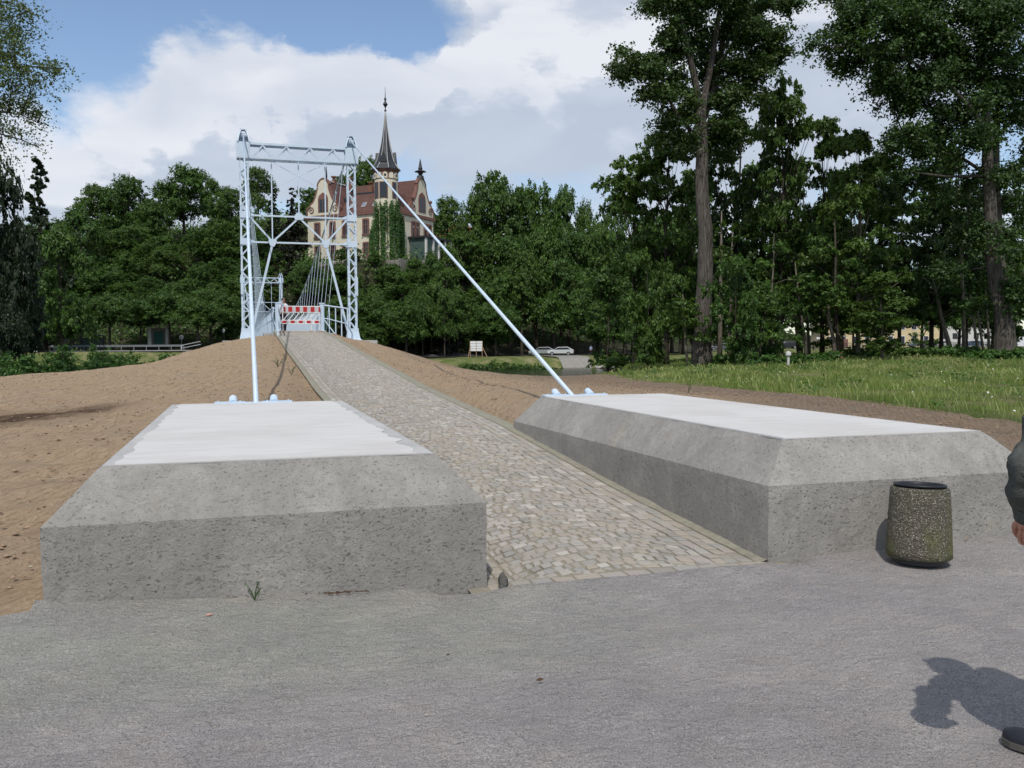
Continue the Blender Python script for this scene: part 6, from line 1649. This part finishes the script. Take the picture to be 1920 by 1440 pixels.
def figure(loc, rz, h, top, legs, label, group=None, stride=.12, lift=.0, name='person', armf=.1):
    """simple small distant person"""
    e = empty(name, loc, label, 'person', group, rz); k = h/1.75
    V = [(0, 0, .95), (0, 0, 1.12), (0, 0, 1.32), (0, 0, 1.44), (0, .0, 1.52), (0, .02, 1.64), (0, .02, 1.74),
         (.17, 0, 1.40), (.24, 0, 1.14), (.24, armf, .90), (-.17, 0, 1.40), (-.24, 0, 1.14), (-.24, -armf, .90), (.09, 0, .86), (.10, stride*.6, .48), (.10, stride*.3, .07), (.10, stride*.3+.14, .04),
         (-.09, 0, .86), (-.10, -stride*.3, .48), (-.10, -stride, .07), (-.10, -stride+.14, .04)]
    E_ = [(0, 1), (1, 2), (2, 3), (3, 4), (4, 5), (5, 6), (3, 7), (7, 8), (8, 9), (3, 10), (10, 11), (11, 12), (0, 13), (13, 14), (14, 15), (15, 16), (0, 17), (17, 18), (18, 19), (19, 20)]
    Rr = [.11, .11, .12, .07, .05, .085, .06, .06, .045, .032, .06, .045, .032, .085, .058, .04, .035, .085, .058, .04, .035]
    b = skinned('body', [Vector(v)*k for v in V], E_, [r_*k for r_ in Rr], 'skin', e)
    T = [0, 1, 2, 3, 7, 8, 10, 11]; tv = [Vector(V[i])*k for i in T]; te = [(0, 1), (1, 2), (2, 3), (3, 4), (4, 5), (3, 6), (6, 7)]
    skinned('shirt', tv, te, [(Rr[i]+.022)*k for i in T], top, e, sub=1)
    T = [0, 13, 14, 15, 17, 18, 19]; tv = [Vector(V[i])*k for i in T]; te = [(0, 1), (1, 2), (2, 3), (0, 4), (4, 5), (5, 6)]
    skinned('trousers', tv, te, [(Rr[i]+.022)*k for i in T], legs, e, sub=1)
    MB().sphere((0, -.01*k, 1.70*k), .1*k, 10, 6, (1, 1, .85)).build('hair', 'hair_grey', e, smooth=True)
    return e
figure(Vector((2.03, 46.3, 2.40)), R(200), 1.72, 'white_cloth', 'dark_cloth', 'person in a white shirt and dark trousers standing at the left end of the barrier')
q = gp(1108, 150); figure(q, 0, 1.7, 'light_blue_cloth', 'dark_cloth', 'person in a light blue top walking beyond the slipway')
q = gp(1432, 96); q = at(1432, 664, 78); q.z = hz(q.x, q.y); figure(gp(1432, 135), 2, 1.75, 'dark_cloth', 'dark_cloth', 'person all in dark clothes between the slim grove trunks')
figure(gp(1525, 150), 1, 1.75, 'white_cloth', 'dark_cloth', 'person carrying white things near the small white sign')

def man():
    # stands at the right edge of the picture, back to us, looking to the bridge
    base = Vector((2.947, 2.485, 0)); face = Vector((-.30, .954, 0)).normalized(); rt = Vector((face.y, -face.x, 0))
    e = empty('person', base, 'man in a dark jacket and dark shoes cut off by the right picture edge', 'person')
    def L(x, y, z): return rt*x+face*y+Vector((0, 0, z))          # x to his right, y forward
    V = {'pelvis': (0, 0, .93), 'waist': (0, .01, 1.08), 'chest': (0, .02, 1.28), 'neckb': (0, 0, 1.44), 'neck': (0, .02, 1.50), 'jaw': (0, .05, 1.57), 'head': (0, .03, 1.65), 'crown': (0, .02, 1.72),
         'rs': (.20, -.01, 1.38), 're': (.27, -.04, 1.12), 'rw': (.25, .14, .92),
         'ls': (-.30, 0, 1.405), 'le': (-.475, -.02, 1.18), 'lw': (-.385, .03, 1.005),
         'rh': (.10, 0, .88), 'rk': (.12, -.02, .48), 'ra': (.12, -.14, .09), 'rt': (.13, .04, .045),
         'lh': (-.06, 0, .88), 'lk': (.03, .06, .49), 'la': (.115, .09, .09), 'lt': (.09, .24, .04)}
    K = list(V); idx = {k: i for i, k in enumerate(K)}
    ed = [('pelvis', 'waist'), ('waist', 'chest'), ('chest', 'neckb'), ('neckb', 'neck'), ('neck', 'jaw'), ('jaw', 'head'), ('head', 'crown'), ('neckb', 'rs'), ('rs', 're'), ('re', 'rw'), ('neckb', 'ls'), ('ls', 'le'), ('le', 'lw'),
          ('pelvis', 'rh'), ('rh', 'rk'), ('rk', 'ra'), ('ra', 'rt'), ('pelvis', 'lh'), ('lh', 'lk'), ('lk', 'la'), ('la', 'lt')]
    rd = {'pelvis': .13, 'waist': .125, 'chest': .135, 'neckb': .08, 'neck': .058, 'jaw': .07, 'head': .088, 'crown': .055, 'rs': .07, 're': .048, 'rw': .03, 'ls': .07, 'le': .048, 'lw': .03,
          'rh': .09, 'rk': .06, 'ra': .04, 'rt': .035, 'lh': .09, 'lk': .06, 'la': .04, 'lt': .035}
    skinned('body', [L(*V[k]) for k in K], [(idx[a], idx[b]) for a, b in ed], [rd[k] for k in K], 'skin', e)
    # lofted clothing
    def loft(name, secs, mat, seg=28, fold=.006, fs=14., cap=False):
        """secs: (center Vector, radius a, radius b)"""
        vs = []; fsx = []; n = len(secs); ref = rt
        for i, (c, ra, rb) in enumerate(secs):
            d = (secs[min(i+1, n-1)][0]-secs[max(0, i-1)][0]).normalized(); a = (ref-d*ref.dot(d)).normalized(); b = d.cross(a)
            for k in range(seg):
                t = 2*math.pi*k/seg; p = c+a*math.cos(t)*ra+b*math.sin(t)*rb
                nn = noise.noise(Vector((p.x*fs*.5, p.y*fs*.5, p.z*fs)))+.5*noise.noise(p*fs*2)
                vs.append(p+(p-c).normalized()*fold*nn)
        for i in range(n-1):
            for k in range(seg): k2 = (k+1) % seg; fsx.append((i*seg+k, i*seg+k2, (i+1)*seg+k2, (i+1)*seg+k))
        if cap: fsx.append(tuple(range(seg))); fsx.append(tuple((n-1)*seg+k for k in range(seg)))
        o = MB().add(vs, fsx).build(name, mat, e, smooth=True); return o
    def interp(pts, m):
        out = []
        for i in range(len(pts)-1):
            for k in range(m):
                t = k/m; t2 = t; a, b = pts[i], pts[i+1]; out.append((a[0].lerp(b[0], t2), a[1]*(1-t)+b[1]*t, a[2]*(1-t)+b[2]*t))
        out.append(pts[-1]); return out
    loft('jacket', interp([(L(0, .02, 1.475), .075, .075), (L(0, .01, 1.44), .14, .105), (L(-.02, 0, 1.39), .235, .125), (L(0, .01, 1.25), .205, .14), (L(0.03, .01, 1.08), .175, .135), (L(0.05, 0, .92), .18, .14), (L(0.05, 0, .84), .185, .145)], 6), 'jacket_cloth', 40, .008, cap=True)
    def sleeve(sd, sh, el, wr, lab=None):
        A, B, Cc = L(*sh), L(*el), L(*wr)
        pts = [(A+L(0, 0, .035)-L(0, 0, 0)-rt*sd*.05, .05, .06), (A, .078, .075), (A.lerp(B, .25), .072, .068), (A.lerp(B, .55), .064, .062), (A.lerp(B, .8), .066, .062), (B, .073, .066), (B.lerp(Cc, .25), .067, .062), (B.lerp(Cc, .45), .070, .063), (B.lerp(Cc, .62), .062, .056), (B.lerp(Cc, .75), .050, .046)]
        loft('sleeve', interp(pts, 12), 'jacket_cloth', 48, .020, 15., cap=True)
        cf = [(B.lerp(Cc, .70), .050, .046), (B.lerp(Cc, .74), .054, .050), (B.lerp(Cc, .98), .046, .041), (B.lerp(Cc, 1.0), .040, .036)]
        c = loft('cuff', interp(cf, 3), 'jacket_cloth', 28, .003, 20.)
        for k in range(2):
            pp = B.lerp(Cc, .90)-face*.047*(1 if k else .85)-rt*(.012 if k else .034)*1.0
            MB().sphere(tuple(pp), .006, 8, 5).build('button', 'worn_white', c)
    sleeve(1, V['rs'], V['re'], V['rw']); sleeve(-1, V['ls'], V['le'], V['lw'])
    for s, h, k, a in ((1, 'rh', 'rk', 'ra'), (-1, 'lh', 'lk', 'la')):
        A, B, Cc = L(*V[h]), L(*V[k]), L(*V[a])
        loft('trousers', interp([(A+Vector((0, 0, .1)), .115, .12), (A-Vector((0, 0, .05)), .108, .115), (B, .078, .082), (Cc+Vector((0, 0, .02)), .066, .085), (Cc-Vector((0, 0, .045))+face*.02, .075, .125)], 6), 'trouser_cloth', 28, .007, cap=True)
    # hands with separate fingers, loosely curled
    def hand(sd, wr, el):
        w = L(*wr); d = (w-L(*el)).normalized(); side = face          # fingers spread along face dir, palm towards body
        inw = rt*(-sd)
        V_ = [w-d*.03, w+d*.02, w+d*.055]; E_ = [(0, 1), (1, 2)]; Rr = [(.025, .020), (.031, .018), (.035, .016)]
        palm = skinned('hand', V_, E_, Rr, 'skin', e, sub=2)
        for i, (off, ln) in enumerate(((.024, .060), (.008, .070), (-.009, .065), (-.024, .050))):
            b0 = w+d*.045+side*off*.8; b1 = w+d*.088+side*off; b2 = b1+d*ln*.40+inw*ln*.12; b3 = b2+d*ln*.24+inw*ln*.32; b4 = b3+inw*ln*.30+d*ln*.02
            skinned('finger', [b0, b1, b2, b3, b4], [(0, 1), (1, 2), (2, 3), (3, 4)], [.008, .0088, .008, .0074, .006], 'skin', palm, sub=2)
        t0 = w+d*.015+side*.022; t1 = w+d*.045+side*.048+inw*.012; t2 = w+d*.080+side*.050+inw*.024; t3 = w+d*.102+side*.044+inw*.034
        skinned('thumb', [t0, t1, t2, t3], [(0, 1), (1, 2), (2, 3)], [.014, .012, .0105, .008], 'skin', palm, sub=2)
    hand(-1, V['lw'], V['le']); hand(1, V['rw'], V['re'])
    # shoes
    def shoe(ank, toe):
        A, T = L(*ank), L(*toe); d = (T-A); d.z = 0; d.normalize(); sdv = Vector((d.y, -d.x, 0)); c0 = A-d*.06; c0.z = 0
        secs = [(0, .030, .085, .0), (.03, .040, .095, 0), (.09, .043, .092, 0), (.15, .044, .070, .004), (.21, .050, .058, .01), (.26, .044, .050, .012), (.295, .026, .036, .006), (.305, .008, .02, 0)]
        vs = []; seg = 12; sv = []
        for t, w, h, o in secs:
            for k in range(seg):
                a = math.pi*k/(seg-1); vs.append(c0+d*t+sdv*(math.cos(a)*w-o)+Vector((0, 0, .022+math.sin(a)**.8*h)))
            for k in range(2): sv.append((c0+d*t-sdv*o, w+.005))
        fs = []
        for i in range(len(secs)-1):
            for k in range(seg-1): fs.append((i*seg+k, i*seg+k+1, (i+1)*seg+k+1, (i+1)*seg+k))
        fs.append(tuple(range(seg))); fs.append(tuple((len(secs)-1)*seg+k for k in range(seg)))
        s_ = MB().add(vs, fs).build('shoe', 'shoe_leather', e, smooth=True)
        pl = [(t, w+.006) for t, w, h, o in secs]
        poly = [(t, -w-o_) for (t, w), o_ in zip(pl, [s[3] for s in secs])]+[(t, w-o_) for (t, w), o_ in list(zip(pl, [s[3] for s in secs]))[::-1]]
        MB().prism(poly, c0+Vector((0, 0, 0.002)), d, sdv, (0, 0, 1), .024).build('sole', 'shoe_sole', s_)
    shoe(V['la'], V['lt']); shoe(V['ra'], V['rt'])
    hd = L(*V['head']); hr = MB().sphere(tuple(hd+Vector((0, 0, .02))-face*.015), .105, 16, 10, (1, 1, 1.1)).build('hair', 'hair_grey', e, smooth=True)
    for s in (-1, 1): MB().sphere(tuple(hd+rt*s*.10+Vector((0, 0, -.02))), .028, 8, 6, (.6, .8, 1.2)).build('ear', 'skin', e, smooth=True)
    MB().sphere(tuple(hd+face*.12+Vector((0, 0, -.02))), .02, 8, 6, (.8, 1.1, 1.4)).build('nose', 'skin', e, smooth=True)
man()
